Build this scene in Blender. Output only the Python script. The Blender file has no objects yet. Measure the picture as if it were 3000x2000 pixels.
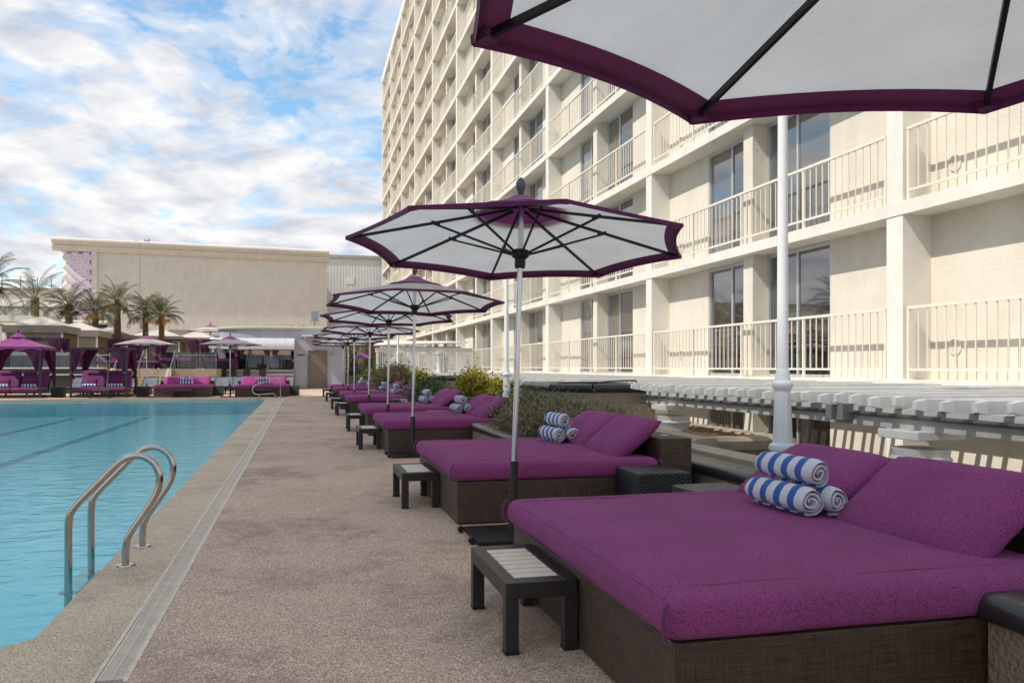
import bpy, bmesh, math, random
from mathutils import Vector, Matrix, noise as mnoise
R = math.radians
PI = math.pi
SC = bpy.context.scene
COL = SC.collection

# ---------------------------------------------------------------- camera
YAW = math.atan((1500 - 884) / 2450.0)
cam_d = bpy.data.cameras.new('camera')
cam_d.sensor_width = 36.0
cam_d.lens = 2450 / 3000 * 36
cam_d.shift_y = (1074 - 1000) / 3000
cam_d.clip_start = 0.05
cam_d.clip_end = 2000
cam = bpy.data.objects.new('camera', cam_d)
cam.location = (0, 0, 1.3)
cam.rotation_euler = (R(90), 0, -YAW)
COL.objects.link(cam)
SC.camera = cam

# ---------------------------------------------------------------- sky and sun
SUN_EL, SUN_A = R(50.0), R(14)
SUNV = Vector((-math.cos(SUN_EL) * math.cos(SUN_A), -math.cos(SUN_EL) * math.sin(SUN_A), math.sin(SUN_EL)))


class NT:
    """small helper for node trees"""
    def __init__(s, tree):
        s.t = tree
        s.n = tree.nodes
        s.l = tree.links

    def add(s, kind, _inp=None, **kw):
        nd = s.n.new(kind)
        for k, v in kw.items():
            setattr(nd, k, v)
        if _inp:
            for k, v in _inp.items():
                sock = nd.inputs[k]
                if isinstance(v, bpy.types.NodeSocket):
                    s.l.new(v, sock)
                else:
                    sock.default_value = v
        return nd

    def math(s, op, a, b=None, c=None, clamp=False):
        nd = s.n.new('ShaderNodeMath')
        nd.operation = op
        nd.use_clamp = clamp
        for i, v in enumerate((a, b, c)):
            if v is None:
                continue
            if isinstance(v, bpy.types.NodeSocket):
                s.l.new(v, nd.inputs[i])
            else:
                nd.inputs[i].default_value = v
        return nd.outputs[0]

    def ramp(s, fac, stops, interp='LINEAR'):
        nd = s.n.new('ShaderNodeValToRGB')
        nd.color_ramp.interpolation = interp
        el = nd.color_ramp.elements
        while len(el) < len(stops):
            el.new(0.5)
        for e, (p, c) in zip(el, stops):
            e.position = p
            e.color = (c[0], c[1], c[2], 1) if not isinstance(c, (int, float)) else (c, c, c, 1)
        s.l.new(fac, nd.inputs[0])
        return nd.outputs[0]

    def mix(s, fac, a, b, blend='MIX'):
        nd = s.n.new('ShaderNodeMix')
        nd.data_type = 'RGBA'
        nd.blend_type = blend
        for k, v in ((0, fac), (6, a), (7, b)):
            if isinstance(v, bpy.types.NodeSocket):
                s.l.new(v, nd.inputs[k])
            elif k == 0:
                nd.inputs[0].default_value = v
            else:
                nd.inputs[k].default_value = (v[0], v[1], v[2], 1)
        return nd.outputs[2]


world = bpy.data.worlds.new('World')
SC.world = world
world.use_nodes = True
world.cycles.sampling_method = 'MANUAL'
world.cycles.sample_map_resolution = 512
W = NT(world.node_tree)
W.n.clear()
sky = W.add('ShaderNodeTexSky')
sky.sky_type = 'NISHITA'
sky.sun_disc = False
sky.sun_elevation = SUN_EL
sky.sun_rotation = math.atan2(SUNV.x, SUNV.y)
sky.air_density = 1.0
sky.dust_density = 0.6
sky.ozone_density = 1.5
tc = W.add('ShaderNodeTexCoord')
sep = W.add('ShaderNodeSeparateXYZ', {0: tc.outputs['Generated']})
zz = W.math('ADD', W.math('MAXIMUM', sep.outputs[2], 0.0), 0.27)
px = W.math('DIVIDE', sep.outputs[0], zz)
py = W.math('DIVIDE', sep.outputs[1], zz)
pv = W.add('ShaderNodeCombineXYZ', {0: px, 1: py, 2: 0.0})
cmap = W.add('ShaderNodeMapping', {0: pv.outputs[0], 'Location': (7.2, 2.5, 0.0), 'Rotation': (0, 0, 0.5), 'Scale': (1.0, 1.1, 1.0)})
warp = W.add('ShaderNodeTexNoise', {'Vector': cmap.outputs[0], 'Scale': 1.6, 'Detail': 3.0})
wv = W.add('ShaderNodeVectorMath', {0: warp.outputs['Color'], 1: (0.5, 0.5, 0.5)}, operation='SUBTRACT')
ws = W.add('ShaderNodeVectorMath', {0: wv.outputs[0], 'Scale': 0.35}, operation='SCALE')
cv = W.add('ShaderNodeVectorMath', {0: cmap.outputs[0], 1: ws.outputs[0]}, operation='ADD')
n1 = W.add('ShaderNodeTexNoise', {'Vector': cv.outputs[0], 'Scale': 3.1, 'Detail': 6.0, 'Roughness': 0.56})
n2 = W.add('ShaderNodeTexNoise', {'Vector': cv.outputs[0], 'Scale': 10.0, 'Detail': 5.0, 'Roughness': 0.6})
dens = W.math('ADD', W.math('MULTIPLY', n1.outputs[0], 0.62), W.math('MULTIPLY', n2.outputs[0], 0.38))
hor = W.math('MULTIPLY', W.math('SUBTRACT', 0.34, sep.outputs[2], clamp=True), 0.50)
dens = W.math('ADD', dens, hor)
cover = W.ramp(dens, [(0.415, 0.14), (0.49, 0.55), (0.585, 1.0)], 'EASE')
sh = W.add('ShaderNodeTexNoise', {'Vector': cv.outputs[0], 'Scale': 6.5, 'Detail': 5.0, 'Roughness': 0.55})
ccol = W.ramp(sh.outputs[0], [(0.34, (4.2, 4.35, 4.9)), (0.48, (5.5, 5.55, 5.8)), (0.64, (6.8, 6.7, 6.65))])
skyc = W.add('ShaderNodeMix', {6: sky.outputs[0], 7: (0.70, 1.12, 1.22, 1)}, data_type='RGBA', blend_type='MULTIPLY')
skyc.inputs[0].default_value = 1.0
skyb = W.add('ShaderNodeVectorMath', {0: skyc.outputs[2], 'Scale': 1.15}, operation='SCALE')
smix = W.mix(cover, skyb.outputs[0], ccol)
bg = W.add('ShaderNodeBackground', {0: smix, 1: 0.1})
wo = W.add('ShaderNodeOutputWorld', {0: bg.outputs[0]})

sun_d = bpy.data.lights.new('sun', 'SUN')
sun_d.energy = 2.75
sun_d.angle = R(0.53)
sun_d.color = (1.0, 0.945, 0.865)
sun = bpy.data.objects.new('sun', sun_d)
sun.rotation_euler = SUNV.to_track_quat('Z', 'Y').to_euler()
sun.location = SUNV * 80
COL.objects.link(sun)

vs = SC.view_settings
vs.view_transform = 'Standard'
vs.look = 'None'
vs.exposure = 0.62
vs.gamma = 1.0
vs.use_curve_mapping = False
SC.cycles.use_denoising = True
SC.cycles.max_bounces = 6
SC.cycles.diffuse_bounces = 3
SC.cycles.glossy_bounces = 3
SC.cycles.transmission_bounces = 4
SC.cycles.transparent_max_bounces = 8


# ---------------------------------------------------------------- materials
def new_mat(name):
    m = bpy.data.materials.new(name)
    m.use_nodes = True
    t = NT(m.node_tree)
    return m, t, m.node_tree.nodes['Principled BSDF']


def coords(t, world_space=False):
    if world_space:
        return t.add('ShaderNodeNewGeometry').outputs['Position']
    return t.add('ShaderNodeTexCoord').outputs['Object']


def bump(t, b, h, strength=0.4, dist=0.01):
    nd = t.add('ShaderNodeBump', {'Height': h, 'Strength': strength, 'Distance': dist})
    t.l.new(nd.outputs[0], b.inputs['Normal'])
    return nd


def plain(name, c, rough=0.6, metal=0.0, var=0.12, scale=6.0, bscale=0.0, bstr=0.3, bdist=0.004, ws=False, spec=None):
    m, t, b = new_mat(name)
    co = coords(t, ws)
    n = t.add('ShaderNodeTexNoise', {'Vector': co, 'Scale': scale, 'Detail': 3.0, 'Roughness': 0.6})
    lo = [x * (1 - var) for x in c]
    hi = [min(1, x * (1 + var)) for x in c]
    t.l.new(t.ramp(n.outputs[0], [(0.3, lo), (0.7, hi)]), b.inputs['Base Color'])
    b.inputs['Roughness'].default_value = rough
    b.inputs['Metallic'].default_value = metal
    if spec is not None:
        b.inputs['Specular IOR Level'].default_value = spec
    if bscale:
        n2 = t.add('ShaderNodeTexNoise', {'Vector': co, 'Scale': bscale, 'Detail': 4.0})
        bump(t, b, n2.outputs[0], bstr, bdist)
    return m


def pebble(name, c_dark, c_mid, c_light, blot=0.25, scale=210.0):
    m, t, b = new_mat(name)
    co = coords(t, True)
    v = t.add('ShaderNodeTexVoronoi', {'Vector': co, 'Scale': scale})
    grain = t.ramp(v.outputs['Color'], [(0.12, c_dark), (0.5, c_mid), (0.9, c_light)])
    fleck = t.add('ShaderNodeTexNoise', {'Vector': co, 'Scale': 95.0, 'Detail': 3.0, 'Roughness': 0.7})
    grain = t.mix(t.ramp(fleck.outputs[0], [(0.40, 0.0), (0.62, 0.5)]), grain, c_light)
    big = t.add('ShaderNodeTexNoise', {'Vector': co, 'Scale': 0.8, 'Detail': 5.0, 'Roughness': 0.62})
    mid = t.add('ShaderNodeTexNoise', {'Vector': co, 'Scale': 5.0, 'Detail': 5.0, 'Roughness': 0.6})
    f = t.math('ADD', t.math('MULTIPLY', big.outputs[0], 0.7), t.math('MULTIPLY', mid.outputs[0], 0.3))
    blotc = t.ramp(f, [(0.36, 1 - blot), (0.5, 1.0), (0.66, 1 + blot * 0.35)])
    t.l.new(t.mix(1.0, grain, blotc, 'MULTIPLY'), b.inputs['Base Color'])
    b.inputs['Roughness'].default_value = 0.78
    bump(t, b, v.outputs['Distance'], 0.35, 0.004)
    return m


def stucco(name, c, scale=28.0, strength=0.5, var=0.08, dist=0.012, stain=0.04):
    m, t, b = new_mat(name)
    co = coords(t, True)
    n = t.add('ShaderNodeTexNoise', {'Vector': co, 'Scale': 1.1, 'Detail': 4.0, 'Roughness': 0.65})
    n2 = t.add('ShaderNodeTexNoise', {'Vector': co, 'Scale': scale, 'Detail': 2.0, 'Roughness': 0.6})
    n3 = t.add('ShaderNodeTexVoronoi', {'Vector': co, 'Scale': scale * 1.3})
    mp = t.add('ShaderNodeMapping', {0: co, 'Scale': (2.0, 2.0, 0.5)})
    n4 = t.add('ShaderNodeTexNoise', {'Vector': mp.outputs[0], 'Scale': 1.3, 'Detail': 3.0})
    base = t.ramp(n.outputs[0], [(0.3, [x * (1 - var) for x in c]), (0.7, [min(1, x * (1 + var)) for x in c])])
    st = t.ramp(n4.outputs[0], [(0.38, 1 - stain), (0.55, 1.0)])
    t.l.new(t.mix(1.0, base, st, 'MULTIPLY'), b.inputs['Base Color'])
    b.inputs['Roughness'].default_value = 0.9
    b.inputs['Specular IOR Level'].default_value = 0.2
    h = t.math('ADD', n2.outputs[0], t.math('MULTIPLY', n3.outputs['Distance'], 0.5))
    bump(t, b, h, strength, dist)
    return m


def fabric(name, c, scale=260.0, var=0.18, transl=0.0, rough=0.85, bstr=0.5, sheen=0.2, weave=True):
    m, t, b = new_mat(name)
    co = coords(t)
    n = t.add('ShaderNodeTexNoise', {'Vector': co, 'Scale': scale, 'Detail': 2.0, 'Roughness': 0.7})
    nb = t.add('ShaderNodeTexNoise', {'Vector': co, 'Scale': 3.0, 'Detail': 5.0})
    base = t.ramp(n.outputs[0], [(0.3, [x * (1 - var) for x in c]), (0.7, [min(1, x * (1 + var)) for x in c])])
    base = t.mix(1.0, base, t.ramp(nb.outputs[0], [(0.3, 0.9), (0.7, 1.06)]), 'MULTIPLY')
    t.l.new(base, b.inputs['Base Color'])
    b.inputs['Roughness'].default_value = rough
    b.inputs['Specular IOR Level'].default_value = 0.25
    b.inputs['Sheen Weight'].default_value = sheen
    b.inputs['Sheen Roughness'].default_value = 0.5
    if bstr:
        bump(t, b, n.outputs[0], bstr, 0.003)
    if transl:
        tr = t.add('ShaderNodeBsdfTranslucent', {0: base})
        mx = t.add('ShaderNodeMixShader', {0: transl, 1: b.outputs[0], 2: tr.outputs[0]})
        t.l.new(mx.outputs[0], t.n['Material Output'].inputs[0])
    return m


def boucle(name, c):
    """looped outdoor upholstery with dark flecks"""
    m, t, b = new_mat(name)
    co = coords(t)
    mp = t.add('ShaderNodeMapping', {0: co, 'Scale': (1.0, 1.7, 1.7)})
    n = t.add('ShaderNodeTexNoise', {'Vector': mp.outputs[0], 'Scale': 115.0, 'Detail': 2.0, 'Roughness': 0.6})
    w = t.add('ShaderNodeTexNoise', {'Vector': co, 'Scale': 330.0, 'Detail': 1.0})
    big = t.add('ShaderNodeTexNoise', {'Vector': co, 'Scale': 2.2, 'Detail': 4.0})
    base = t.ramp(n.outputs[0], [(0.30, [x * 0.30 for x in c]), (0.43, c), (0.66, [min(1, x * 1.45) for x in c])])
    base = t.mix(1.0, base, t.ramp(big.outputs[0], [(0.3, 0.88), (0.7, 1.1)]), 'MULTIPLY')
    t.l.new(base, b.inputs['Base Color'])
    b.inputs['Roughness'].default_value = 0.9
    b.inputs['Specular IOR Level'].default_value = 0.15
    b.inputs['Sheen Weight'].default_value = 0.12
    b.inputs['Sheen Tint'].default_value = (0.95, 0.75, 0.95, 1)
    h = t.math('ADD', n.outputs[0], t.math('MULTIPLY', w.outputs[0], 0.5))
    bump(t, b, h, 1.0, 0.010)
    return m


def mesh_weave(name, c1, c2, s=160.0):
    """textilene / fine woven panel: crossed fine lines"""
    m, t, b = new_mat(name)
    co = coords(t)
    mx_ = t.add('ShaderNodeMapping', {0: co, 'Scale': (0.04, 0.04, 1.0)})
    a = t.add('ShaderNodeTexNoise', {'Vector': mx_.outputs[0], 'Scale': s, 'Detail': 4.0})
    my_ = t.add('ShaderNodeMapping', {0: co, 'Scale': (1.0, 1.0, 0.04)})
    d = t.add('ShaderNodeTexNoise', {'Vector': my_.outputs[0], 'Scale': s, 'Detail': 4.0})
    f = t.math('MULTIPLY', t.math('ADD', a.outputs[0], d.outputs[0]), 0.5)
    t.l.new(t.ramp(f, [(0.38, c1), (0.62, c2)]), b.inputs['Base Color'])
    b.inputs['Roughness'].default_value = 0.6
    bump(t, b, f, 0.25, 0.003)
    return m


M = {}
M['deck'] = pebble('deck_pebble', (0.15, 0.068, 0.036), (0.445, 0.265, 0.175), (0.88, 0.68, 0.52), 0.38, 150.0)
M['coping'] = pebble('coping_pebble', (0.27, 0.17, 0.098), (0.55, 0.395, 0.265), (0.84, 0.68, 0.50), 0.28, 150.0)
M['ground'] = plain('ground_paving', (0.26, 0.24, 0.21), 0.9, var=0.2, scale=0.7, ws=True)
M['hotel'] = stucco('hotel_cream_stucco', (0.73, 0.66, 0.55), 26.0, 0.45)
M['hotel_smooth'] = stucco('hotel_painted_concrete', (0.77, 0.725, 0.64), 60.0, 0.12, stain=0.03)
M['rail_cream'] = plain('cream_painted_steel', (0.79, 0.72, 0.60), 0.5, var=0.05)
M['alu'] = plain('aluminium_window_frame', (0.62, 0.64, 0.65), 0.4, metal=0.6, var=0.05)
M['beige_wall'] = stucco('theatre_stucco', (0.74, 0.685, 0.615), 4.0, 0.25, var=0.06, stain=0.03)
M['bluegrey'] = stucco('bluegrey_stucco', (0.42, 0.44, 0.50), 40.0, 0.3, var=0.06, stain=0.05)
M['trim_taupe'] = stucco('taupe_trim', (0.42, 0.385, 0.33), 40.0, 0.15)
M['planter'] = stucco('planter_brown_stucco', (0.34, 0.265, 0.185), 34.0, 0.9, dist=0.02)
M['blackcap'] = plain('dark_glazed_coping', (0.035, 0.031, 0.032), 0.28, var=0.4, scale=14, bscale=60, bstr=0.25, ws=True)
M['beigecap'] = plain('beige_concrete_coping', (0.42, 0.35, 0.26), 0.8, var=0.15, scale=5, bscale=40, ws=True)
M['soil'] = plain('dry_soil', (0.20, 0.115, 0.06), 1.0, var=0.7, scale=30, bscale=55, bstr=1.0, bdist=0.03, ws=True)
M['white_paint'] = plain('white_paint', (0.78, 0.78, 0.77), 0.45, var=0.04, scale=3)
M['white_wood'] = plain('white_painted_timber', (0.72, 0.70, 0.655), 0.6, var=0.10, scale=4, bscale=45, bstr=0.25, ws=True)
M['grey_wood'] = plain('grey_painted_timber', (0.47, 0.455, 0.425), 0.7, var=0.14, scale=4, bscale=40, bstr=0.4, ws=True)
M['jbox'] = plain('grey_box_paint', (0.20, 0.20, 0.205), 0.5)
M['conduit'] = plain('grey_conduit', (0.10, 0.105, 0.11), 0.5, metal=0.3)
M['purple'] = boucle('purple_boucle', (0.295, 0.056, 0.195))
M['purple_dk'] = fabric('dark_purple_cloth', (0.15, 0.028, 0.12), 220.0)
M['curtain'] = fabric('purple_curtain', (0.155, 0.03, 0.115), 120.0, transl=0.15, bstr=0.1)
M['canopy_purple'] = fabric('purple_canopy', (0.30, 0.055, 0.24), 160.0, transl=0.25, bstr=0.1)
M['trim_purple'] = fabric('purple_trim_cloth', (0.17, 0.028, 0.115), 200.0, transl=0.22, bstr=0.15)
M['canopy_white'] = fabric('offwhite_canopy', (0.98, 0.94, 0.87), 150.0, var=0.04, transl=0.68, bstr=0.06, sheen=0.0)
M['weave'] = mesh_weave('brown_woven_panel', (0.024, 0.013, 0.007), (0.105, 0.060, 0.032))
M['dark_metal'] = plain('dark_bronze_metal', (0.030, 0.025, 0.022), 0.42, metal=0.2, var=0.2, scale=40)
M['black_metal'] = plain('black_metal', (0.018, 0.018, 0.019), 0.45, metal=0.3)
M['slat'] = plain('beige_composite_slat', (0.74, 0.64, 0.50), 0.7, var=0.10, scale=25)
M['pole'] = plain('brushed_aluminium', (0.62, 0.63, 0.65), 0.22, metal=1.0, var=0.06)
M['steel'] = plain('polished_steel', (0.52, 0.485, 0.45), 0.14, metal=1.0, var=0.05, scale=12)
M['wicker'] = None
M['grey_sling'] = fabric('grey_sling', (0.155, 0.165, 0.195), 300.0, bstr=0.2, sheen=0)
M['taupe_tent'] = fabric('taupe_tent_cloth', (0.30, 0.255, 0.22), 90.0, bstr=0.08, sheen=0)
M['tent_roof'] = fabric('pale_tent_cloth', (0.62, 0.56, 0.49), 60.0, bstr=0.05, sheen=0, transl=0.1)
M['brown_screen'] = plain('brown_screen', (0.13, 0.075, 0.035), 0.8)
M['steps'] = pebble('steps_sandstone', (0.24, 0.17, 0.10), (0.42, 0.32, 0.21), (0.58, 0.48, 0.35), 0.2, 80.0)
M['door_brown'] = plain('taupe_door_paint', (0.175, 0.145, 0.12), 0.5, var=0.04)
M['counter'] = plain('pale_counter', (0.62, 0.58, 0.52), 0.35, var=0.06)
M['awning'] = plain('pale_awning_cloth', (0.52, 0.52, 0.52), 0.6, var=0.04)
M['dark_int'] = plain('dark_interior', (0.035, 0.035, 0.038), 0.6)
M['navy'] = plain('navy_cover', (0.012, 0.022, 0.09), 0.6)
M['slate'] = plain('slate_cover', (0.045, 0.06, 0.08), 0.7)
M['trunk'] = plain('palm_trunk_bark', (0.22, 0.125, 0.062), 0.95, var=0.5, scale=18, bscale=25, bstr=1.0, bdist=0.05)
M['dates'] = plain('orange_dates', (0.62, 0.28, 0.05), 0.7, var=0.35, scale=25)
M['dates_red'] = plain('brown_dates', (0.22, 0.075, 0.03), 0.7, var=0.35, scale=25)
M['teal_sign'] = plain('teal_board', (0.02, 0.35, 0.36), 0.5)
M['corrugated'] = None
M['steel_dark'] = plain('galvanised_grey', (0.30, 0.33, 0.36), 0.5, metal=0.4)
M['grate'] = plain('beige_grate', (0.70, 0.58, 0.46), 0.65, var=0.12, scale=9, ws=True)
M['grate_edge'] = plain('cream_sealant', (0.74, 0.63, 0.50), 0.7, var=0.15, scale=22, ws=True)
M['pool_stripe'] = plain('lane_stripe_tile', (0.10, 0.36, 0.44), 0.4)
M['twig'] = plain('brown_twig', (0.17, 0.12, 0.08), 0.9)
M['yellow'] = plain('yellow_plastic', (0.75, 0.55, 0.02), 0.5)
M['pink'] = plain('mauve_plastic', (0.45, 0.20, 0.42), 0.5)
M['box_beige'] = plain('beige_plastic', (0.55, 0.43, 0.24), 0.5)
M['bottle'] = plain('dark_bottle_glass', (0.05, 0.035, 0.02), 0.1)


def wicker_mat():
    m, t, b = new_mat('black_wicker')
    co = coords(t)
    sp = t.add('ShaderNodeSeparateXYZ', {0: co})
    u = t.math('ADD', sp.outputs[0], sp.outputs[1])
    s = 115.0
    row = t.math('FLOOR', t.math('MULTIPLY', sp.outputs[2], 62.0))
    ph = t.math('MULTIPLY', row, PI)
    wv_ = t.math('SINE', t.math('ADD', t.math('MULTIPLY', u, s), ph))
    hv = t.math('ABSOLUTE', t.math('SINE', t.math('MULTIPLY', sp.outputs[2], 62.0 * PI)))
    top = t.math('ABSOLUTE', t.math('SINE', t.math('MULTIPLY', sp.outputs[0], 80.0)))
    nz = t.math('ABSOLUTE', t.add('ShaderNodeSeparateXYZ', {0: t.add('ShaderNodeNewGeometry').outputs['Normal']}).outputs[2])
    side = t.math('MULTIPLY', t.math('ADD', t.math('MULTIPLY', wv_, 0.5), 0.5), hv)
    h = t.math('ADD', t.math('MULTIPLY', side, t.math('SUBTRACT', 1.0, nz)), t.math('MULTIPLY', top, nz))
    t.l.new(t.ramp(h, [(0.0, (0.006, 0.006, 0.007)), (0.8, (0.042, 0.041, 0.044))]), b.inputs['Base Color'])
    b.inputs['Roughness'].default_value = 0.38
    bump(t, b, h, 0.9, 0.012)
    return m


def corrug_mat():
    m, t, b = new_mat('white_corrugated_metal')
    co = coords(t, True)
    sp = t.add('ShaderNodeSeparateXYZ', {0: co})
    w = t.math('SINE', t.math('MULTIPLY', sp.outputs[0], 18.0))
    n = t.add('ShaderNodeTexNoise', {'Vector': co, 'Scale': 0.8, 'Detail': 5.0})
    t.l.new(t.ramp(n.outputs[0], [(0.3, (0.64, 0.65, 0.62)), (0.7, (0.72, 0.71, 0.68))]), b.inputs['Base Color'])
    b.inputs['Roughness'].default_value = 0.6
    bump(t, b, w, 0.25, 0.03)
    return m


def glass_mat(name, tint=(0.075, 0.066, 0.055), ior=2.8, pleat=False):
    m, t, b = new_mat(name)
    co = coords(t, True)
    n = t.add('ShaderNodeTexNoise', {'Vector': co, 'Scale': 0.35, 'Detail': 2.0})
    f_ = n.outputs[0]
    if pleat:
        sy_ = t.add('ShaderNodeSeparateXYZ', {0: co}).outputs[1]
        f_ = t.math('ADD', t.math('MULTIPLY', f_, 0.6), t.math('MULTIPLY', t.math('ADD', t.math('SINE', t.math('MULTIPLY', sy_, 45.0)), 1.0), 0.13))
    t.l.new(t.ramp(f_, [(0.35, [x * 0.5 for x in tint]), (0.65, [x * 1.7 for x in tint])]), b.inputs['Base Color'])
    b.inputs['Roughness'].default_value = 0.025
    b.inputs['IOR'].default_value = ior
    n2 = t.add('ShaderNodeTexNoise', {'Vector': co, 'Scale': 0.9, 'Detail': 1.0})
    bump(t, b, n2.outputs[0], 0.10, 0.02)
    return m


def clear_glass(name, tint=(0.86, 0.9, 0.9)):
    m, t, b = new_mat(name)
    fr = t.add('ShaderNodeFresnel', {0: 1.45})
    tr = t.add('ShaderNodeBsdfTransparent', {0: (*tint, 1)})
    gl = t.add('ShaderNodeBsdfGlossy', {0: (1, 1, 1, 1), 'Roughness': 0.02})
    mx = t.add('ShaderNodeMixShader', {0: fr.outputs[0], 1: tr.outputs[0], 2: gl.outputs[0]})
    t.l.new(mx.outputs[0], t.n['Material Output'].inputs[0])
    return m


def water_mat():
    m, t, b = new_mat('pool_water')
    co = coords(t, True)
    mp = t.add('ShaderNodeMapping', {0: co, 'Scale': (1.0, 1.9, 1.0)})
    a = t.add('ShaderNodeTexNoise', {'Vector': mp.outputs[0], 'Scale': 2.6, 'Detail': 3.0, 'Roughness': 0.5, 'Distortion': 0.6})
    c = t.add('ShaderNodeTexNoise', {'Vector': mp.outputs[0], 'Scale': 9.0, 'Detail': 2.0, 'Roughness': 0.5})
    h = t.math('ADD', a.outputs[0], t.math('MULTIPLY', c.outputs[0], 0.22))
    bp = t.add('ShaderNodeBump', {'Height': h, 'Strength': 0.28, 'Distance': 0.05})
    fr = t.add('ShaderNodeFresnel', {'IOR': 1.33, 'Normal': bp.outputs[0]})
    tr = t.add('ShaderNodeBsdfTransparent', {0: (0.56, 0.93, 0.96, 1)})
    gl = t.add('ShaderNodeBsdfGlossy', {0: (1, 1, 1, 1), 'Roughness': 0.05, 'Normal': bp.outputs[0]})
    mx = t.add('ShaderNodeMixShader', {0: t.math('MULTIPLY', fr.outputs[0], 0.72), 1: tr.outputs[0], 2: gl.outputs[0]})
    t.l.new(mx.outputs[0], t.n['Material Output'].inputs[0])
    return m


def plaster_mat():
    m, t, b = new_mat('pool_plaster')
    co = coords(t, True)
    n = t.add('ShaderNodeTexNoise', {'Vector': co, 'Scale': 1.3, 'Detail': 4.0})
    v = t.add('ShaderNodeTexVoronoi', {'Vector': co, 'Scale': 2.2}, feature='SMOOTH_F1')
    f = t.math('ADD', t.math('MULTIPLY', n.outputs[0], 0.7), t.math('MULTIPLY', v.outputs['Distance'], 0.3))
    t.l.new(t.ramp(f, [(0.3, (0.50, 0.84, 0.88)), (0.7, (0.62, 0.93, 0.95))]), b.inputs['Base Color'])
    b.inputs['Roughness'].default_value = 0.7
    return m


def towel_mat():
    m, t, b = new_mat('striped_terry')
    co = coords(t)
    sp = t.add('ShaderNodeSeparateXYZ', {0: co})
    wob = t.add('ShaderNodeTexNoise', {'Vector': co, 'Scale': 9.0, 'Detail': 2.0})
    y = t.math('ADD', sp.outputs[1], t.math('MULTIPLY', t.math('SUBTRACT', wob.outputs[0], 0.5), 0.008))
    fr = t.math('FRACT', t.math('MULTIPLY', t.math('ADD', y, 0.262), 1 / 0.125))
    stripe = t.math('GREATER_THAN', fr, 0.53)
    inside = t.math('LESS_THAN', t.math('ABSOLUTE', t.math('ADD', y, 0.0)), 0.225)
    f = t.math('MULTIPLY', stripe, inside)
    n = t.add('ShaderNodeTexNoise', {'Vector': co, 'Scale': 230.0, 'Detail': 2.0})
    colr = t.mix(f, (0.74, 0.72, 0.76), (0.030, 0.125, 0.42))
    t.l.new(t.mix(1.0, colr, t.ramp(n.outputs[0], [(0.3, 0.82), (0.7, 1.08)]), 'MULTIPLY'), b.inputs['Base Color'])
    b.inputs['Roughness'].default_value = 1.0
    b.inputs['Specular IOR Level'].default_value = 0.1
    b.inputs['Sheen Weight'].default_value = 0.2
    bump(t, b, n.outputs[0], 0.7, 0.006)
    return m


def leaf_mat(name, stops, transl=0.3, rough=0.55):
    m, t, b = new_mat(name)
    g = t.add('ShaderNodeNewGeometry')
    n = t.add('ShaderNodeTexNoise', {'Vector': coords(t), 'Scale': 2.4, 'Detail': 3.0})
    f = t.math('ADD', t.math('MULTIPLY', g.outputs['Random Per Island'], 0.55), t.math('MULTIPLY', n.outputs[0], 0.55))
    c = t.ramp(f, stops)
    t.l.new(c, b.inputs['Base Color'])
    b.inputs['Roughness'].default_value = rough
    b.inputs['Specular IOR Level'].default_value = 0.3
    tr = t.add('ShaderNodeBsdfTranslucent', {0: c})
    mx = t.add('ShaderNodeMixShader', {0: transl, 1: b.outputs[0], 2: tr.outputs[0]})
    t.l.new(mx.outputs[0], t.n['Material Output'].inputs[0])
    return m


def mosaic_mat():
    m, t, b = new_mat('grey_mosaic_tile')
    co = coords(t, True)
    mp = t.add('ShaderNodeMapping', {0: co, 'Rotation': (R(90), 0, 0)})
    br = t.add('ShaderNodeTexBrick', {'Vector': mp.outputs[0], 'Color1': (0.13, 0.13, 0.135, 1), 'Color2': (0.34, 0.34, 0.35, 1), 'Mortar': (0.5, 0.5, 0.5, 1), 'Scale': 9.0, 'Mortar Size': 0.03})
    t.l.new(br.outputs[0], b.inputs['Base Color'])
    b.inputs['Roughness'].default_value = 0.3
    return m


def led_mat():
    m, t, b = new_mat('purple_led_strip')
    co = coords(t)
    b.inputs['Base Color'].default_value = (0.35, 0.10, 0.55, 1)
    sp = t.add('ShaderNodeSeparateXYZ', {0: co})
    f = t.math('GREATER_THAN', t.math('FRACT', t.math('MULTIPLY', sp.outputs[2], 3.3)), 0.55)
    t.l.new(t.mix(f, (0.55, 0.28, 0.85), (0.22, 0.03, 0.55)), b.inputs['Emission Color'])
    b.inputs['Emission Strength'].default_value = 0.75
    return m


M['wicker'] = wicker_mat()
M['corrugated'] = corrug_mat()
M['glass'] = glass_mat('window_glass')
M['glass_dark'] = glass_mat('dark_window_glass', (0.03, 0.028, 0.025))
M['glass_curtain'] = glass_mat('curtained_window_glass', (0.20, 0.175, 0.14), pleat=True)
M['clear'] = clear_glass('balustrade_glass')
M['water'] = water_mat()
M['plaster'] = plaster_mat()
M['towel'] = towel_mat()
M['mosaic'] = mosaic_mat()
M['led'] = led_mat()
M['palm_leaf'] = leaf_mat('palm_leaflets', [(0.25, (0.07, 0.08, 0.035)), (0.55, (0.175, 0.185, 0.09)), (0.85, (0.34, 0.33, 0.19))], 0.2)
M['palm_dry'] = leaf_mat('dry_palm_leaflets', [(0.3, (0.14, 0.11, 0.07)), (0.8, (0.32, 0.27, 0.19))], 0.2)
M['juniper'] = leaf_mat('juniper_needles', [(0.2, (0.06, 0.085, 0.035)), (0.42, (0.15, 0.165, 0.075)), (0.62, (0.31, 0.235, 0.14)), (0.9, (0.50, 0.39, 0.26))], 0.15, 0.8)
M['juniper_green'] = leaf_mat('green_juniper_needles', [(0.2, (0.035, 0.065, 0.027)), (0.55, (0.10, 0.155, 0.055)), (0.9, (0.26, 0.27, 0.12))], 0.15, 0.8)
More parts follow.
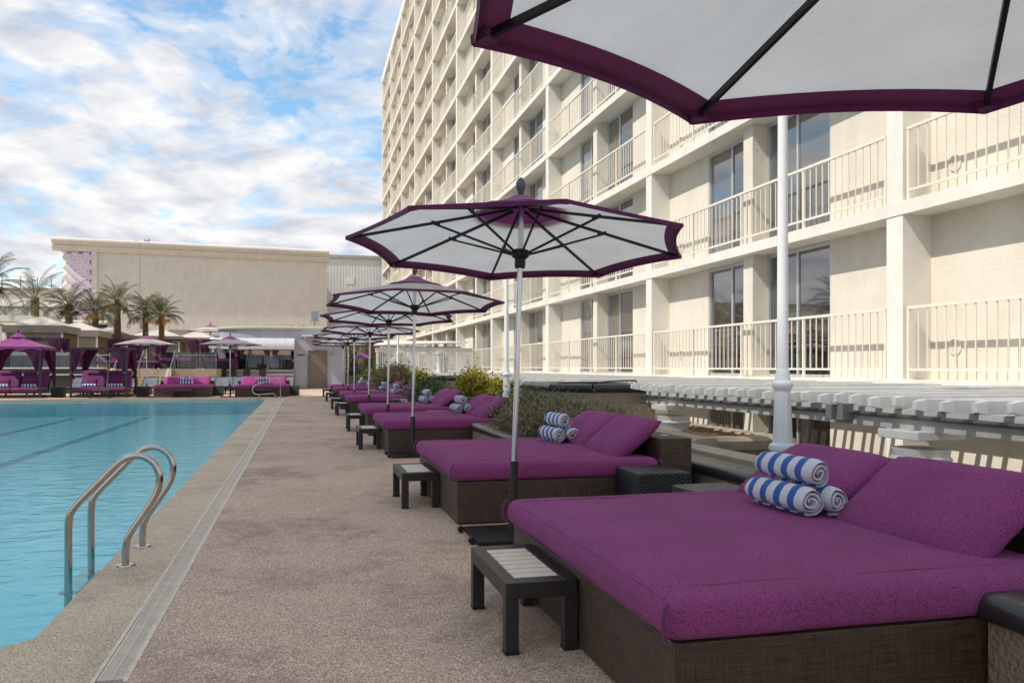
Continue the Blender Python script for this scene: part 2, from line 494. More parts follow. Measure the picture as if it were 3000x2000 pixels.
M['yellow_leaf'] = leaf_mat('yellow_green_leaves', [(0.2, (0.09, 0.11, 0.02)), (0.5, (0.36, 0.31, 0.04)), (0.85, (0.72, 0.58, 0.09))], 0.35)
M['green_leaf'] = leaf_mat('dark_green_leaves', [(0.2, (0.03, 0.048, 0.018)), (0.55, (0.085, 0.13, 0.045)), (0.9, (0.24, 0.26, 0.09))], 0.3)
M['hedge_leaf'] = leaf_mat('brown_green_hedge_leaves', [(0.2, (0.07, 0.075, 0.035)), (0.5, (0.20, 0.175, 0.085)), (0.75, (0.36, 0.27, 0.15)), (0.95, (0.48, 0.43, 0.14))], 0.25, 0.8)


# ---------------------------------------------------------------- geometry helpers
class MB:
    def __init__(s):
        s.v = []
        s.f = []

    def add(s, vs_, fs_):
        o = len(s.v)
        s.v.extend([tuple(p) for p in vs_])
        s.f.extend([tuple(o + i for i in f) for f in fs_])
        return s

    def box(s, x0, x1, y0, y1, z0, z1):
        return s.add([(x0, y0, z0), (x1, y0, z0), (x1, y1, z0), (x0, y1, z0), (x0, y0, z1), (x1, y0, z1), (x1, y1, z1), (x0, y1, z1)],
                     [(0, 3, 2, 1), (4, 5, 6, 7), (0, 1, 5, 4), (1, 2, 6, 5), (2, 3, 7, 6), (3, 0, 4, 7)])

    def bar(s, a, b, w, h, up=(0, 0, 1)):
        """rectangular bar from a to b"""
        a, b = Vector(a), Vector(b)
        d = (b - a).normalized()
        u = Vector(up)
        if abs(d.dot(u)) > 0.98:
            u = Vector((1, 0, 0))
        sd = d.cross(u).normalized() * (w / 2)
        uu = sd.cross(d).normalized() * (h / 2)
        P_ = []
        for q in (a, b):
            P_ += [q - sd - uu, q + sd - uu, q + sd + uu, q - sd + uu]
        return s.add(P_, [(0, 3, 2, 1), (4, 5, 6, 7), (0, 1, 5, 4), (1, 2, 6, 5), (2, 3, 7, 6), (3, 0, 4, 7)])

    def tube(s, pts, r, seg=8, cap=True):
        pts = [Vector(p) for p in pts]
        n = len(pts)
        rs = r if isinstance(r, (list, tuple)) else [r] * n
        t0 = (pts[1] - pts[0]).normalized()
        ref = Vector((0, 0, 1)) if abs(t0.z) < 0.9 else Vector((1, 0, 0))
        nrm = t0.cross(ref).normalized()
        vs_, fs_ = [], []
        for i, p in enumerate(pts):
            tt = (pts[min(i + 1, n - 1)] - pts[max(i - 1, 0)]).normalized()
            nrm = (nrm - tt * nrm.dot(tt)).normalized()
            bn = tt.cross(nrm)
            for k in range(seg):
                a = 2 * PI * k / seg
                vs_.append(p + (nrm * math.cos(a) + bn * math.sin(a)) * rs[i])
        for i in range(n - 1):
            for k in range(seg):
                k2 = (k + 1) % seg
                fs_.append((i * seg + k, i * seg + k2, (i + 1) * seg + k2, (i + 1) * seg + k))
        if cap:
            fs_.append(tuple(range(seg - 1, -1, -1)))
            fs_.append(tuple((n - 1) * seg + k for k in range(seg)))
        return s.add(vs_, fs_)

    def lathe(s, prof, seg=24, c=(0, 0, 0), cap=True):
        vs_, fs_ = [], []
        n = len(prof)
        for r, z in prof:
            for k in range(seg):
                a = 2 * PI * k / seg
                vs_.append((c[0] + r * math.cos(a), c[1] + r * math.sin(a), c[2] + z))
        for i in range(n - 1):
            for k in range(seg):
                k2 = (k + 1) % seg
                fs_.append((i * seg + k, i * seg + k2, (i + 1) * seg + k2, (i + 1) * seg + k))
        if cap:
            fs_.append(tuple(range(seg - 1, -1, -1)))
            fs_.append(tuple((n - 1) * seg + k for k in range(seg)))
        return s.add(vs_, fs_)

    def prism(s, poly, z0, z1):
        n = len(poly)
        vs_ = [(p[0], p[1], z0) for p in poly] + [(p[0], p[1], z1) for p in poly]
        fs_ = [tuple(range(n - 1, -1, -1)), tuple(range(n, 2 * n))]
        for i in range(n):
            j = (i + 1) % n
            fs_.append((i, j, n + j, n + i))
        return s.add(vs_, fs_)

    def sweep(s, prof, p0, p1, side, up=(0, 0, 1)):
        """extrude 2-D profile [(a,b)] (a along side, b along up) from p0 to p1"""
        p0, p1, side, up = Vector(p0), Vector(p1), Vector(side), Vector(up)
        n = len(prof)
        vs_ = [p0 + side * a + up * b for a, b in prof] + [p1 + side * a + up * b for a, b in prof]
        fs_ = [tuple(range(n)), tuple(range(2 * n - 1, n - 1, -1))]
        for i in range(n):
            j = (i + 1) % n
            fs_.append((i, n + i, n + j, j))
        return s.add(vs_, fs_)

    def grid(s, fn, nu, nv):
        vs_ = [fn(i / nu, j / nv) for j in range(nv + 1) for i in range(nu + 1)]
        fs_ = [(j * (nu + 1) + i, j * (nu + 1) + i + 1, (j + 1) * (nu + 1) + i + 1, (j + 1) * (nu + 1) + i) for j in range(nv) for i in range(nu)]
        return s.add(vs_, fs_)

    def mesh(s, name, bevel=0.0, seg=2, smooth=False, fix=True, angle=40):
        me = bpy.data.meshes.new(name)
        me.from_pydata(s.v, [], s.f)
        if bevel or fix:
            bm = bmesh.new()
            bm.from_mesh(me)
            if fix:
                bmesh.ops.recalc_face_normals(bm, faces=bm.faces)
            if bevel:
                bmesh.ops.bevel(bm, geom=[e for e in bm.edges if len(e.link_faces) == 2 and e.calc_face_angle(0) > R(30)], offset=bevel, segments=seg, affect='EDGES', profile=0.5)
            bm.to_mesh(me)
            bm.free()
        if smooth:
            me.polygons.foreach_set('use_smooth', [True] * len(me.polygons))
            if angle < 179:
                try:
                    me.set_sharp_from_angle(angle=R(angle))
                except Exception:
                    pass
        return me

    def build(s, name, mat, parent=None, **kw):
        return obj(name, s.mesh(name, **kw), mat, parent)


def obj(name, me, mat=None, parent=None, loc=None, rot=None):
    o = bpy.data.objects.new(name, me)
    COL.objects.link(o)
    if mat is not None and me is not None and len(me.materials) == 0:
        me.materials.append(M[mat] if isinstance(mat, str) else mat)
    if parent is not None:
        o.parent = parent
    if loc is not None:
        o.location = loc
    if rot is not None:
        o.rotation_euler = rot
    return o


def tag(o, label=None, cat=None, group=None, kind=None):
    for k, v in (('label', label), ('category', cat), ('group', group), ('kind', kind)):
        if v is not None:
            o[k] = v
    return o


def thing(name, label, cat, loc=(0, 0, 0), rz=0.0, group=None):
    o = obj(name, None, None, None, loc, (0, 0, rz))
    o.empty_display_size = 0.1
    return tag(o, label, cat, group)


def struct(o):
    o['kind'] = 'structure'
    return o


def copy_tree(o, label=None, loc=None, rz=None, parent=None):
    c = o.copy()
    COL.objects.link(c)
    if parent is not None:
        c.parent = parent
    for ch in list(o.children):
        copy_tree(ch, parent=c)
    if label:
        c['label'] = label
    if loc is not None:
        c.location = loc
    if rz is not None:
        c.rotation_euler = (c.rotation_euler[0], c.rotation_euler[1], rz)
    return c


def arc(c, r, a0, a1, n, f):
    return [f(c[0] + r * math.cos(a0 + (a1 - a0) * i / n), c[1] + r * math.sin(a0 + (a1 - a0) * i / n)) for i in range(n + 1)]


ORD = ['nearest', 'second', 'third', 'fourth', 'fifth', 'sixth', 'seventh', 'farthest']

# ================================================================ SETTING
POOLX0, POOLX1 = -1.26, -1.42          # right pool edge, near and far
PY0, PY1 = 4.29, 35.35
WZ = -0.075
SUNK = -1.65
struct(MB().box(-700, 700, -700, 900, -3.2, -3.0).build('ground', 'ground'))
# sunken court beside the hotel
struct(MB().box(4.0, 12, -12, 60, SUNK - 0.2, SUNK).build('court_paving', 'ground'))

# deck sheets (the drain slot lies between the coping band and the main deck)
dk = MB()
dk.box(-0.70, 4.0, -12, 53, -1.7, 0.0)
dk.box(-45, -0.845, -12, 3.74, -1.7, 0.0)
dk.box(-45, -0.845, 36.0, 53, -1.7, 0.0)
dk.box(-0.845, -0.70, -12, 3.74, -1.7, 0.0)
dk.box(-0.845, -0.70, 35.9, 53, -1.7, 0.0)
struct(dk.build('pool_deck', 'deck'))
cp = MB()
# right coping with a rounded nosing over the water, then near and far copings
def nosing(y, xe):
    return [(-0.845, -0.0), (xe + 0.035, 0.0), (xe + 0.012, -0.008), (xe, -0.03), (xe + 0.012, -0.055), (xe + 0.04, -0.065), (xe + 0.04, -1.7), (-0.845, -1.7)]
ch = 0.14
n_ = 8
pa, pb = nosing(PY0, POOLX0), nosing(PY1, POOLX1)
ys = [PY0 + ch] + [PY0 + ch + (PY1 - PY0 - ch) * i / n_ for i in range(1, n_ + 1)]
vv, ff = [], []
for y in ys:
    k = (y - PY0) / (PY1 - PY0)
    for (a, za), (b, zb) in zip(pa, pb):
        vv.append((a + (b - a) * k, y, za))
for i in range(len(ys) - 1):
    for j in range(8):
        j2 = (j + 1) % 8
        ff.append((i * 8 + j, (i + 1) * 8 + j, (i + 1) * 8 + j2, i * 8 + j2))
cp.add(vv, ff)
cp.prism([(-0.845, 3.744), (-0.845, PY0 + ch), (POOLX0, PY0 + ch), (POOLX0 - ch, PY0), (-45, PY0), (-45, 3.744)], -0.06, 0.0)
cp.prism([(-0.845, 3.744), (-0.845, PY0 + ch), (POOLX0 + 0.04, PY0 + ch), (POOLX0 - ch + 0.03, PY0 - 0.03), (-45, PY0 - 0.03), (-45, 3.744)], -1.7, -0.064)
cp.box(-45, -0.845, PY1, 35.996, -1.7, 0.0)
struct(cp.build('pool_coping', 'coping', smooth=True, angle=50))
# basin
bs = MB()
bs.add([(-0.9, 4.0, -0.62), (-0.9, 36, -0.62), (-45, 36, -0.62), (-45, 4.0, -0.62)], [(0, 1, 2, 3)])
bs.add([(POOLX0 + 0.035, 4.0, -1.2), (POOLX1 + 0.035, 36, -1.2), (POOLX1 + 0.035, 36, -0.07), (POOLX0 + 0.035, 4.0, -0.07)], [(0, 1, 2, 3)])
bs.add([(-0.9, PY0 - 0.028, -1.2), (-45, PY0 - 0.028, -1.2), (-45, PY0 - 0.028, -0.07), (-0.9, PY0 - 0.028, -0.07)], [(0, 1, 2, 3)])
bs.add([(-0.9, PY1 - 0.004, -1.2), (-45, PY1 - 0.004, -1.2), (-45, PY1 - 0.004, -0.07), (-0.9, PY1 - 0.004, -0.07)], [(0, 1, 2, 3)])
struct(bs.build('pool_basin', 'plaster', fix=False))
for x in (-5.66, -8.2, -11.0, -13.8):
    struct(MB().box(x - 0.14, x + 0.14, 7.0, 34.2, -0.64, -0.615).build('pool_lane_line', 'pool_stripe'))
struct(MB().prism([(POOLX0 + 0.033, PY0 + ch + 0.05), (POOLX1 + 0.033, PY1 - 0.006), (-44.9, PY1 - 0.006), (-44.9, PY0 - 0.026), (POOLX0 - ch + 0.06, PY0 - 0.026)], -1.25, WZ).build('pool_water', 'water'))

# ---------------------------------------------------------------- deck drain
dr = thing('deck_drain', 'long beige slotted drain running along the pool deck', 'drain', (0, 0, 0))
MB().box(-0.845, -0.70, 3.74, 35.9, -0.16, -0.06).build('channel', 'dark_int', dr)
e = MB()
e.box(-0.845, -0.828, 3.74, 35.9, -0.06, 0.003)
e.box(-0.717, -0.70, 3.74, 35.9, -0.06, 0.003)
e.build('edging', 'grate_edge', dr)
gm = MB()
for x0, x1 in ((-0.826, -0.815), (-0.776, -0.768), (-0.730, -0.719)):
    gm.box(x0, x1, 0, 0.994, -0.03, 0.0)
for i in range(50):
    y = 0.004 + i * 0.02
    gm.box(-0.815, -0.776, y, y + 0.012, -0.03, -0.0015)
    gm.box(-0.768, -0.730, y, y + 0.012, -0.03, -0.0015)
gme = gm.mesh('grate', fix=False)
for k in range(32):
    obj('grate', gme, 'grate', dr, (random.Random(k).uniform(-0.002, 0.002), 3.78 + k * 1.0, 0))
cd = MB()
for i in range(14):
    cd.box(-0.875 - i * 0.02, -0.875 - i * 0.02 + 0.011, 3.60, 3.72, -0.03, 0.004)
cd.box(-1.16, -0.85, 3.60, 3.612, -0.03, 0.005)
cd.box(-1.16, -0.85, 3.712, 3.726, -0.03, 0.005)
cd.build('cross_grate', 'grate', dr)

# ================================================================ HOTEL
FX, WX = 9.0, 9.52
FL0, FH, NF = 1.1, 2.755, 12
BAY, FIN0, FW = 9.56, 11.05, 0.37
NB = 9
HEND = FIN0 + NB * BAY + FW
TOP = FL0 + FH * NF + 0.35
hotel = thing('hotel_building', 'tall cream hotel block with stacked balconies and white railings', 'hotel', (0, 0, 0))
for b in range(-1, NB + 1):
    y = FIN0 + b * BAY
    MB().box(FX, WX + 0.02, y, y + FW, SUNK, TOP + (0.25 if b == NB else 0)).build('fin_wall', 'hotel_smooth', hotel)
for k in range(0, NF + 1):
    z = FL0 + FH * k
    MB().box(FX - 0.015, WX + 0.25, FIN0 - BAY - 1, HEND - 0.01, z - 0.205, z).build('balcony_slab', 'hotel_smooth', hotel)
MB().box(FX - 0.02, WX + 0.3, FIN0 - BAY - 1, HEND + 0.02, FL0 + FH * NF + 0.003, TOP + 0.25).build('parapet', 'hotel_smooth', hotel)
MB().box(WX + 0.28, WX + 14, FIN0 - BAY - 1, HEND - 0.05, SUNK, TOP).build('core', 'hotel', hotel)
for b in range(-1, NB):
    y0 = FIN0 + b * BAY + FW
    y1 = FIN0 + (b + 1) * BAY
    ym = (y0 + y1) / 2
    MB().box(WX, WX + 0.26, y0, ym - 2.4, SUNK, TOP - 0.4).build('wall_panel', 'hotel', hotel)
    MB().box(WX, WX + 0.26, ym + 2.4, y1, SUNK, TOP - 0.4).build('wall_panel', 'hotel', hotel)
    MB().box(WX - 0.32, WX + 0.26, ym - 0.19, ym + 0.19, SUNK, TOP - 0.4).build('column', 'hotel', hotel)
# sliding doors: frame + two panes
WW, WH = 2.20, FH - 0.215
fm = MB()
for a, c in ((0, 0.05), (WW / 2 - 0.03, WW / 2 + 0.03), (WW - 0.05, WW)):
    fm.box(-0.03, 0.06, a, c, 0.0, WH)
fm.box(-0.029, 0.06, 0.05, WW - 0.05, WH - 0.07, WH - 0.001)
fm.box(-0.029, 0.06, 0.05, WW - 0.05, 0.001, 0.05)
frame_me = fm.mesh('window', fix=False)
pane_v = []
for mt_ in ('glass', 'glass_dark', 'glass_curtain', 'glass_curtain'):
    me_ = MB().box(0.0, 0.012, 0.05, WW / 2 - 0.03, 0.05, WH - 0.07).mesh('pane')
    me_.materials.append(M[mt_])
    pane_v.append(me_)
prd = random.Random(77)
far_me = MB().box(-0.03, 0.06, 0, WW, 0, WH).mesh('window')
both = MB()
both.v, both.f = list(fm.v), list(fm.f)
nfr = len(both.f)
both.box(0.0, 0.012, 0.05, WW - 0.05, 0.05, WH - 0.07)
far_me = both.mesh('window', fix=False)
far_me.materials.append(M['alu'])
far_me.materials.append(M['glass'])
for i, p in enumerate(far_me.polygons):
    p.material_index = 0 if i < nfr else 1
for b in range(-1, NB):
    ym = FIN0 + b * BAY + FW / 2 + BAY / 2
    for k in range(-1, NF):
        if k == -1 and b > 2:
            continue
        z = FL0 + FH * k + 0.002
        for y in (ym - 2.4, ym + 0.2):
            if b <= 3:
                w_ = obj('window', frame_me, 'alu', hotel, (WX + 0.05, y, z))
                obj('pane', pane_v[prd.randrange(3)], None, w_, (0, 0, 0))
                obj('pane', pane_v[prd.randrange(4)], None, w_, (0.022, WW / 2 - 0.02, 0))
            else:
                obj('window', far_me, None, hotel, (WX + 0.05, y, z))
# railings
RL = BAY - FW - 0.1
rm = MB()
rm.box(-0.028, 0.028, 0, RL, 1.085, 1.13)
rm.box(-0.016, 0.016, 0, RL, 0.14, 0.175)
for i in range(5):
    y = i * (RL - 0.045) / 4
    rm.box(-0.022, 0.022, y, y + 0.045, 0.0, 1.085)
rail_me = rm.mesh('railing', fix=False)
pk_me = MB().box(-0.008, 0.008, -0.008, 0.008, 0.175, 1.085).mesh('picket')
pick_y = []
for i in range(4):
    a = i * (RL - 0.045) / 4 + 0.045
    L = (RL - 0.045) / 4 - 0.045
    for j in range(1, 12):
        pick_y.append(a + L * j / 12)
pj = MB()
for y in pick_y:
    pj.box(-0.008, 0.008, y - 0.008, y + 0.008, 0.175, 1.085)
pj_me = pj.mesh('pickets', fix=False)
single = {(-1, 0), (-1, 1), (0, 0), (0, 1), (0, 2), (1, 0)}
for b in range(-1, NB):
    for k in range(NF):
        r_ = obj('railing', rail_me, 'rail_cream', hotel, (FX + 0.05, FIN0 + b * BAY + FW + 0.05, FL0 + FH * k))
        if (b, k) in single:
            for y in pick_y:
                obj('picket', pk_me, 'rail_cream', r_, (0, y, 0))
        else:
            q = obj('pickets', pj_me, 'rail_cream', r_)
            q['kind'] = 'stuff'
# round vents
vm = MB().lathe([(0.125, 0), (0.125, 0.02), (0.105, 0.028), (0.10, 0.012)], 20)
for i in range(7):
    yy = -0.078 + i * 0.026
    w = math.sqrt(max(0.0, 0.01 - yy * yy))
    vm.box(-w, w, yy - 0.007, yy + 0.007, 0.012, 0.024)
vme = vm.mesh('wall_vent', smooth=True)
for b in (-1, 0, 1):
    for k in range(3):
        for dy in ((FW + BAY - 0.75,) if b == -1 else (BAY - 0.6,)):
            obj('wall_vent', vme, 'rail_cream', hotel, (WX - 0.001, FIN0 + b * BAY + dy - 0.12, FL0 + FH * k + 0.50), (0, R(-90), 0))

# white pipe along the balcony edge at pergola level
tag(MB().tube([(FX - 0.08, -2, 0.94), (FX - 0.08, 44, 0.93)], 0.03, 8).build('wall_pipe', 'white_paint', smooth=True), 'thin white pipe running along the foot of the hotel balconies', 'pipe')

# unseen tower added outside the frame, sized to shade the water and deck
tw = thing('shade_tower', 'unseen pale tower added left of the frame to shade the pool deck', 'building', (-58, 2, 0), R(1.5))
th_h = 77.9
MB().box(-12, 0, -23, 20.5, -2, th_h).build('wall', 'hotel', tw)
for k in range(1, 22):
    MB().box(0.003, 0.35, -22.5, 20, k * 3.5 - 0.25, k * 3.5).build('floor_band', 'hotel_smooth', tw)
    MB().box(0.002, 0.05, -22, 19.5, k * 3.5 + 0.7, k * 3.5 + 1.9).build('window_strip', 'glass', tw)

# ================================================================ PERGOLA beside the hotel
PX = 5.05
pg = thing('pergola', 'long white timber pergola with jutting rafter ends below the hotel', 'pergola', (0, 0, 0))
rnd = random.Random(4)
for ya, yb in ((-6, 11.9), (14.3, 23.4), (25.8, 34.0)):
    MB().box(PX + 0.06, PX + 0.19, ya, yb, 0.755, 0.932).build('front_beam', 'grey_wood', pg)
    MB().box(FX - 0.07, FX - 0.02, ya, yb, 0.76, 0.89).build('back_beam', 'white_wood', pg)
    MB().box(PX + 2.0, PX + 2.1, ya, yb, 0.80, 0.943).build('middle_beam', 'white_wood', pg)
# rafter whose tail ends in a blunt faceted block
raf = MB().box(-0.15, 3.93, 0.0, 0.078, 0.0, 0.102)
raf.add([(-0.151, 0.0, 0.0), (-0.151, 0.078, 0.0), (-0.151, 0.078, 0.102), (-0.151, 0.0, 0.102), (-0.235, 0.016, 0.018), (-0.235, 0.062, 0.018), (-0.235, 0.062, 0.084), (-0.235, 0.016, 0.084)],
        [(4, 5, 6, 7), (0, 1, 5, 4), (1, 2, 6, 5), (2, 3, 7, 6), (3, 0, 4, 7), (3, 2, 1, 0)])
raf_me = raf.mesh('rafter')
raf_short = MB().box(0.35, 3.93, 0.0, 0.078, 0.0, 0.102).mesh('rafter')
y = 3.2
while y < 34:
    cut_ = 11.85 < y < 14.3 or 23.35 < y < 25.8
    obj('rafter', raf_short if cut_ else raf_me, 'white_wood', pg, (PX + rnd.uniform(-0.04, 0.03), y, 0.945 + rnd.uniform(-0.012, 0.012)), (0, 0, rnd.uniform(-0.01, 0.01)))
    y += rnd.choice([0.24, 0.25, 0.26, 0.27, 0.34, 0.25])
prof = [(0.33, 0.0), (0.33, 0.07), (0.25, 0.08), (0.24, 0.14), (0.265, 0.17), (0.23, 0.22), (0.215, 0.32), (0.235, 0.36), (0.215, 0.42), (0.20, 0.6), (0.19, 2.3)]
for yc in (1.2, 6.15, 11.1, 16.1, 21.0, 28.0):
    c_ = MB().lathe([(r * 0.95, 0.68 - z) for r, z in prof[2:]], 24, (PX + 0.14, yc, 0)).build('column', 'white_wood', pg, smooth=True, angle=35)
    MB().box(PX - 0.1, PX + 0.38, yc - 0.25, yc + 0.25, 0.681, 0.757).build('capital', 'white_wood', c_, bevel=0.008)
tag(MB().tube([(PX + 0.03, -5, 0.85), (PX + 0.03, 7.0, 0.868)] + [(PX + 0.03, 7.2 + 0.5 * i, 0.866 - 0.0012 * i) for i in range(30)], 0.021, 8).build('conduit_pipe', 'conduit', smooth=True), 'grey electrical conduit running along the pergola beam', 'conduit')
tag(MB().box(PX - 0.06, PX + 0.055, 6.95, 7.22, 0.79, 0.985).build('junction_box', 'jbox', bevel=0.006), 'grey metal junction box on the pergola beam beside the lamp post', 'electrical box')

# ================================================================ PLANTERS
def cap_prof(w, h):
    """bullnose coping profile: a across, b up"""
    r = h / 2
    pts = [(w, 0), (w, h)]
    for i in range(7):
        a = PI / 2 + PI * i / 6
        pts.append((r * 0.9 + r * 0.9 * math.cos(a), r + r * math.sin(a)))
    return pts


def low_planter(label, x, y0, y1, xb, far_cap=True, near_cap=True):
    """stucco planter whose front wall stands at x; dark bullnose coping at 0.36-0.45"""
    t = thing('planter_box', label, 'planter', (0, 0, 0), 0, 'low planters behind the daybeds')
    w = MB()
    w.box(x + 0.05, x + 0.22, y0 + 0.05, y1 - 0.05, 0.0, 0.345)
    if far_cap:
        w.box(x + 0.22, xb, y1 - 0.22, y1 - 0.05, 0.0, 0.345)
    if near_cap:
        w.box(x + 0.22, xb, y0 + 0.05, y0 + 0.22, 0.0, 0.345)
    w.build('wall', 'planter', t)
    P_ = cap_prof(0.30, 0.11)
    n = max(1, round((y1 - y0) / 0.9))
    for i in range(n):
        a = y0 + (y1 - y0) * i / n
        c = y0 + (y1 - y0) * (i + 1) / n
        MB().sweep(P_, (x, a + 0.003, 0.345), (x, c - 0.003, 0.345), (1, 0, 0)).build('coping_tile', 'blackcap', t, smooth=True, angle=35)
    L = xb - x - 0.3
    m = max(1, round(L / 0.9))
    for i in range(m):
        a = x + 0.303 + L * i / m
        c = x + 0.3 + L * (i + 1) / m
        if far_cap:
            MB().sweep(P_, (a, y1, 0.345), (c - 0.003, y1, 0.345), (0, -1, 0)).build('coping_tile', 'blackcap', t, smooth=True, angle=35)
        if near_cap:
            MB().sweep(P_, (a, y0, 0.345), (c - 0.003, y0, 0.345), (0, 1, 0)).build('coping_tile', 'blackcap', t, smooth=True, angle=35)
    def sf(u, v):
        xx = x + 0.2 + (xb - x - 0.2) * u
        yy = y0 + 0.1 + (y1 - y0 - 0.2) * v
        return (xx, yy, 0.33 + 0.05 * mnoise.noise((xx * 3, yy * 3, 0)) + 0.02 * mnoise.noise((xx * 14, yy * 14, 3)))
    MB().grid(sf, 24, max(12, int((y1 - y0) * 14))).build('soil', 'soil', t, smooth=True)
    return t


XB = 4.05
low_planter('brown stucco planter with black coping at the right edge beside the nearest daybed', 2.45, -1.0, 2.66, XB)
low_planter('recessed planter of bare soil behind the two nearest daybeds', 3.40, 2.665, 9.0, XB, False, False)
low_planter('planter full of juniper between the second and third daybeds', 2.45, 9.0, 12.42, XB)
low_planter('recessed planter behind the third and fourth daybeds', 3.40, 12.425, 18.8, XB, False, False)
low_planter('planter of leafy shrubs between the fourth and fifth daybeds', 2.45, 18.8, 22.3, XB)
low_planter('recessed planter behind the fifth and sixth daybeds', 3.40, 22.305, 28.4, XB, False, False)
low_planter('planter of browned hedge between the sixth and seventh daybeds', 2.45, 28.4, 31.9, XB)
low_planter('recessed planter behind the two farthest daybeds', 3.40, 31.905, 39.0, XB, False, False)
# retaining wall along the court
rw = thing('retaining_wall', 'long beige ledge between the planters and the sunken court', 'wall', (0, 0, 0))
MB().box(XB, XB + 0.22, -1, 50, SUNK, 0.36).build('wall', 'planter', rw)
for i in range(34):
    MB().box(XB - 0.005, XB + 0.30, -1 + i * 1.5, 0.495 + i * 1.5, 0.362, 0.43).build('ledge_stone', 'beigecap', rw, bevel=0.012)
# irrigation hose on the soil
tag(MB().tube([(3.80 + 0.03 * math.sin(i * 1.3), 8.6 - i * 0.35, 0.375 + 0.012 * math.sin(i * 2.1)) for i in range(12)], 0.012, 6).build('irrigation_hose', 'twig', smooth=True), 'brown irrigation hose lying on the bare soil behind the second daybed', 'hose')

# court planters round the pergola columns
def court_planter(label, x0, x1, y0, y1, zt):
    t = thing('court_planter', label, 'planter')
    MB().box(x0 + 0.08, x1 - 0.08, y0 + 0.08, y1 - 0.08, SUNK, zt - 0.16).build('wall', 'planter', t)
    rim = MB()
    P_ = [(0.0, 0.0), (0.08, 0.0), (0.30, 0.0), (0.30, 0.15), (0.05, 0.15), (-0.03, 0.11), (-0.02, 0.06)]
    rim.sweep(P_, (x0, y0, zt - 0.155), (x0, y1, zt - 0.155), (1, 0, 0))
    rim.sweep(P_, (x1, y0, zt - 0.155), (x1, y1, zt - 0.155), (-1, 0, 0))
    rim.sweep(P_, (x0 + 0.3, y0, zt - 0.154), (x1 - 0.3, y0, zt - 0.154), (0, 1, 0))
    rim.sweep(P_, (x0 + 0.3, y1, zt - 0.154), (x1 - 0.3, y1, zt - 0.154), (0, -1, 0))
    rim.build('rim', 'beigecap', t)
    MB().grid(lambda u, v: (x0 + 0.2 + (x1 - x0 - 0.4) * u, y0 + 0.2 + (y1 - y0 - 0.4) * v, zt - 0.03 + 0.03 * mnoise.noise((u * 9, v * 9, 1))), 16, 24).build('soil', 'soil', t, smooth=True)
court_planter('beige rimmed planter round the pergola column behind the second daybed', 4.62, 6.0, 9.3, 11.92, 0.43)
court_planter('beige rimmed planter in the court behind the nearest daybed', 4.62, 6.0, 3.2, 6.9, -0.2)

# tall brown planters with dark caps
def tall_planter(label, x0, x1, y0, y1, zt):
    t = thing('tall_planter', label, 'planter', (0, 0, 0), 0, 'tall brown planters by the pergola')
    c = 0.5
    MB().prism([(x0 + c, y0), (x1, y0), (x1, y1), (x0, y1), (x0, y0 + c)], SUNK, zt - 0.13).build('wall', 'planter', t)
    q = [(x0 + c, y0), (x1, y0), (x1, y1), (x0, y1), (x0, y0 + c)]
    cx, cy = (x0 + x1) / 2, (y0 + y1) / 2
    for i in range(5):
        a, b = Vector((*q[i], 0)), Vector((*q[(i + 1) % 5], 0))
        d = (b - a).normalized()
        inn = Vector((-d.y, d.x, 0))
        n = max(1, round((b - a).length / 0.8))
        for j in range(n):
            p0 = a + (b - a) * (j / n) + d * 0.002 - inn * 0.05
            p1 = a + (b - a) * ((j + 1) / n) - d * 0.002 - inn * 0.05
            MB().sweep(cap_prof(0.3, 0.13), p0 + Vector((0, 0, zt - 0.13)), p1 + Vector((0, 0, zt - 0.13)), inn).build('cap_tile', 'blackcap', t, smooth=True, angle=35)
    MB().prism([(cx + (p[0] - cx) * 0.86, cy + (p[1] - cy) * 0.86) for p in q], zt - 0.12, zt - 0.05).build('soil', 'soil', t)
    return t
tall_planter('tall brown stucco planter with dark cap behind the juniper', 3.78, 5.3, 12.0, 14.2, 1.035)
tall_planter('tall brown stucco planter with dark cap behind the leafy shrubs', 3.78, 5.3, 23.5, 25.7, 1.035)
tall_planter('far tall planter with dark cap behind the browned hedge', 3.78, 5.3, 35.0, 37.2, 1.035)
tag(MB().tube([(4.6, 12.6, 1.05), (4.75, 12.5, 1.07), (5.1, 12.3, 1.085), (5.12, 12.3, 1.04)], 0.016, 6).build('black_hose', 'black_metal', smooth=True), 'short black pipe lying on the tall planter cap', 'pipe')


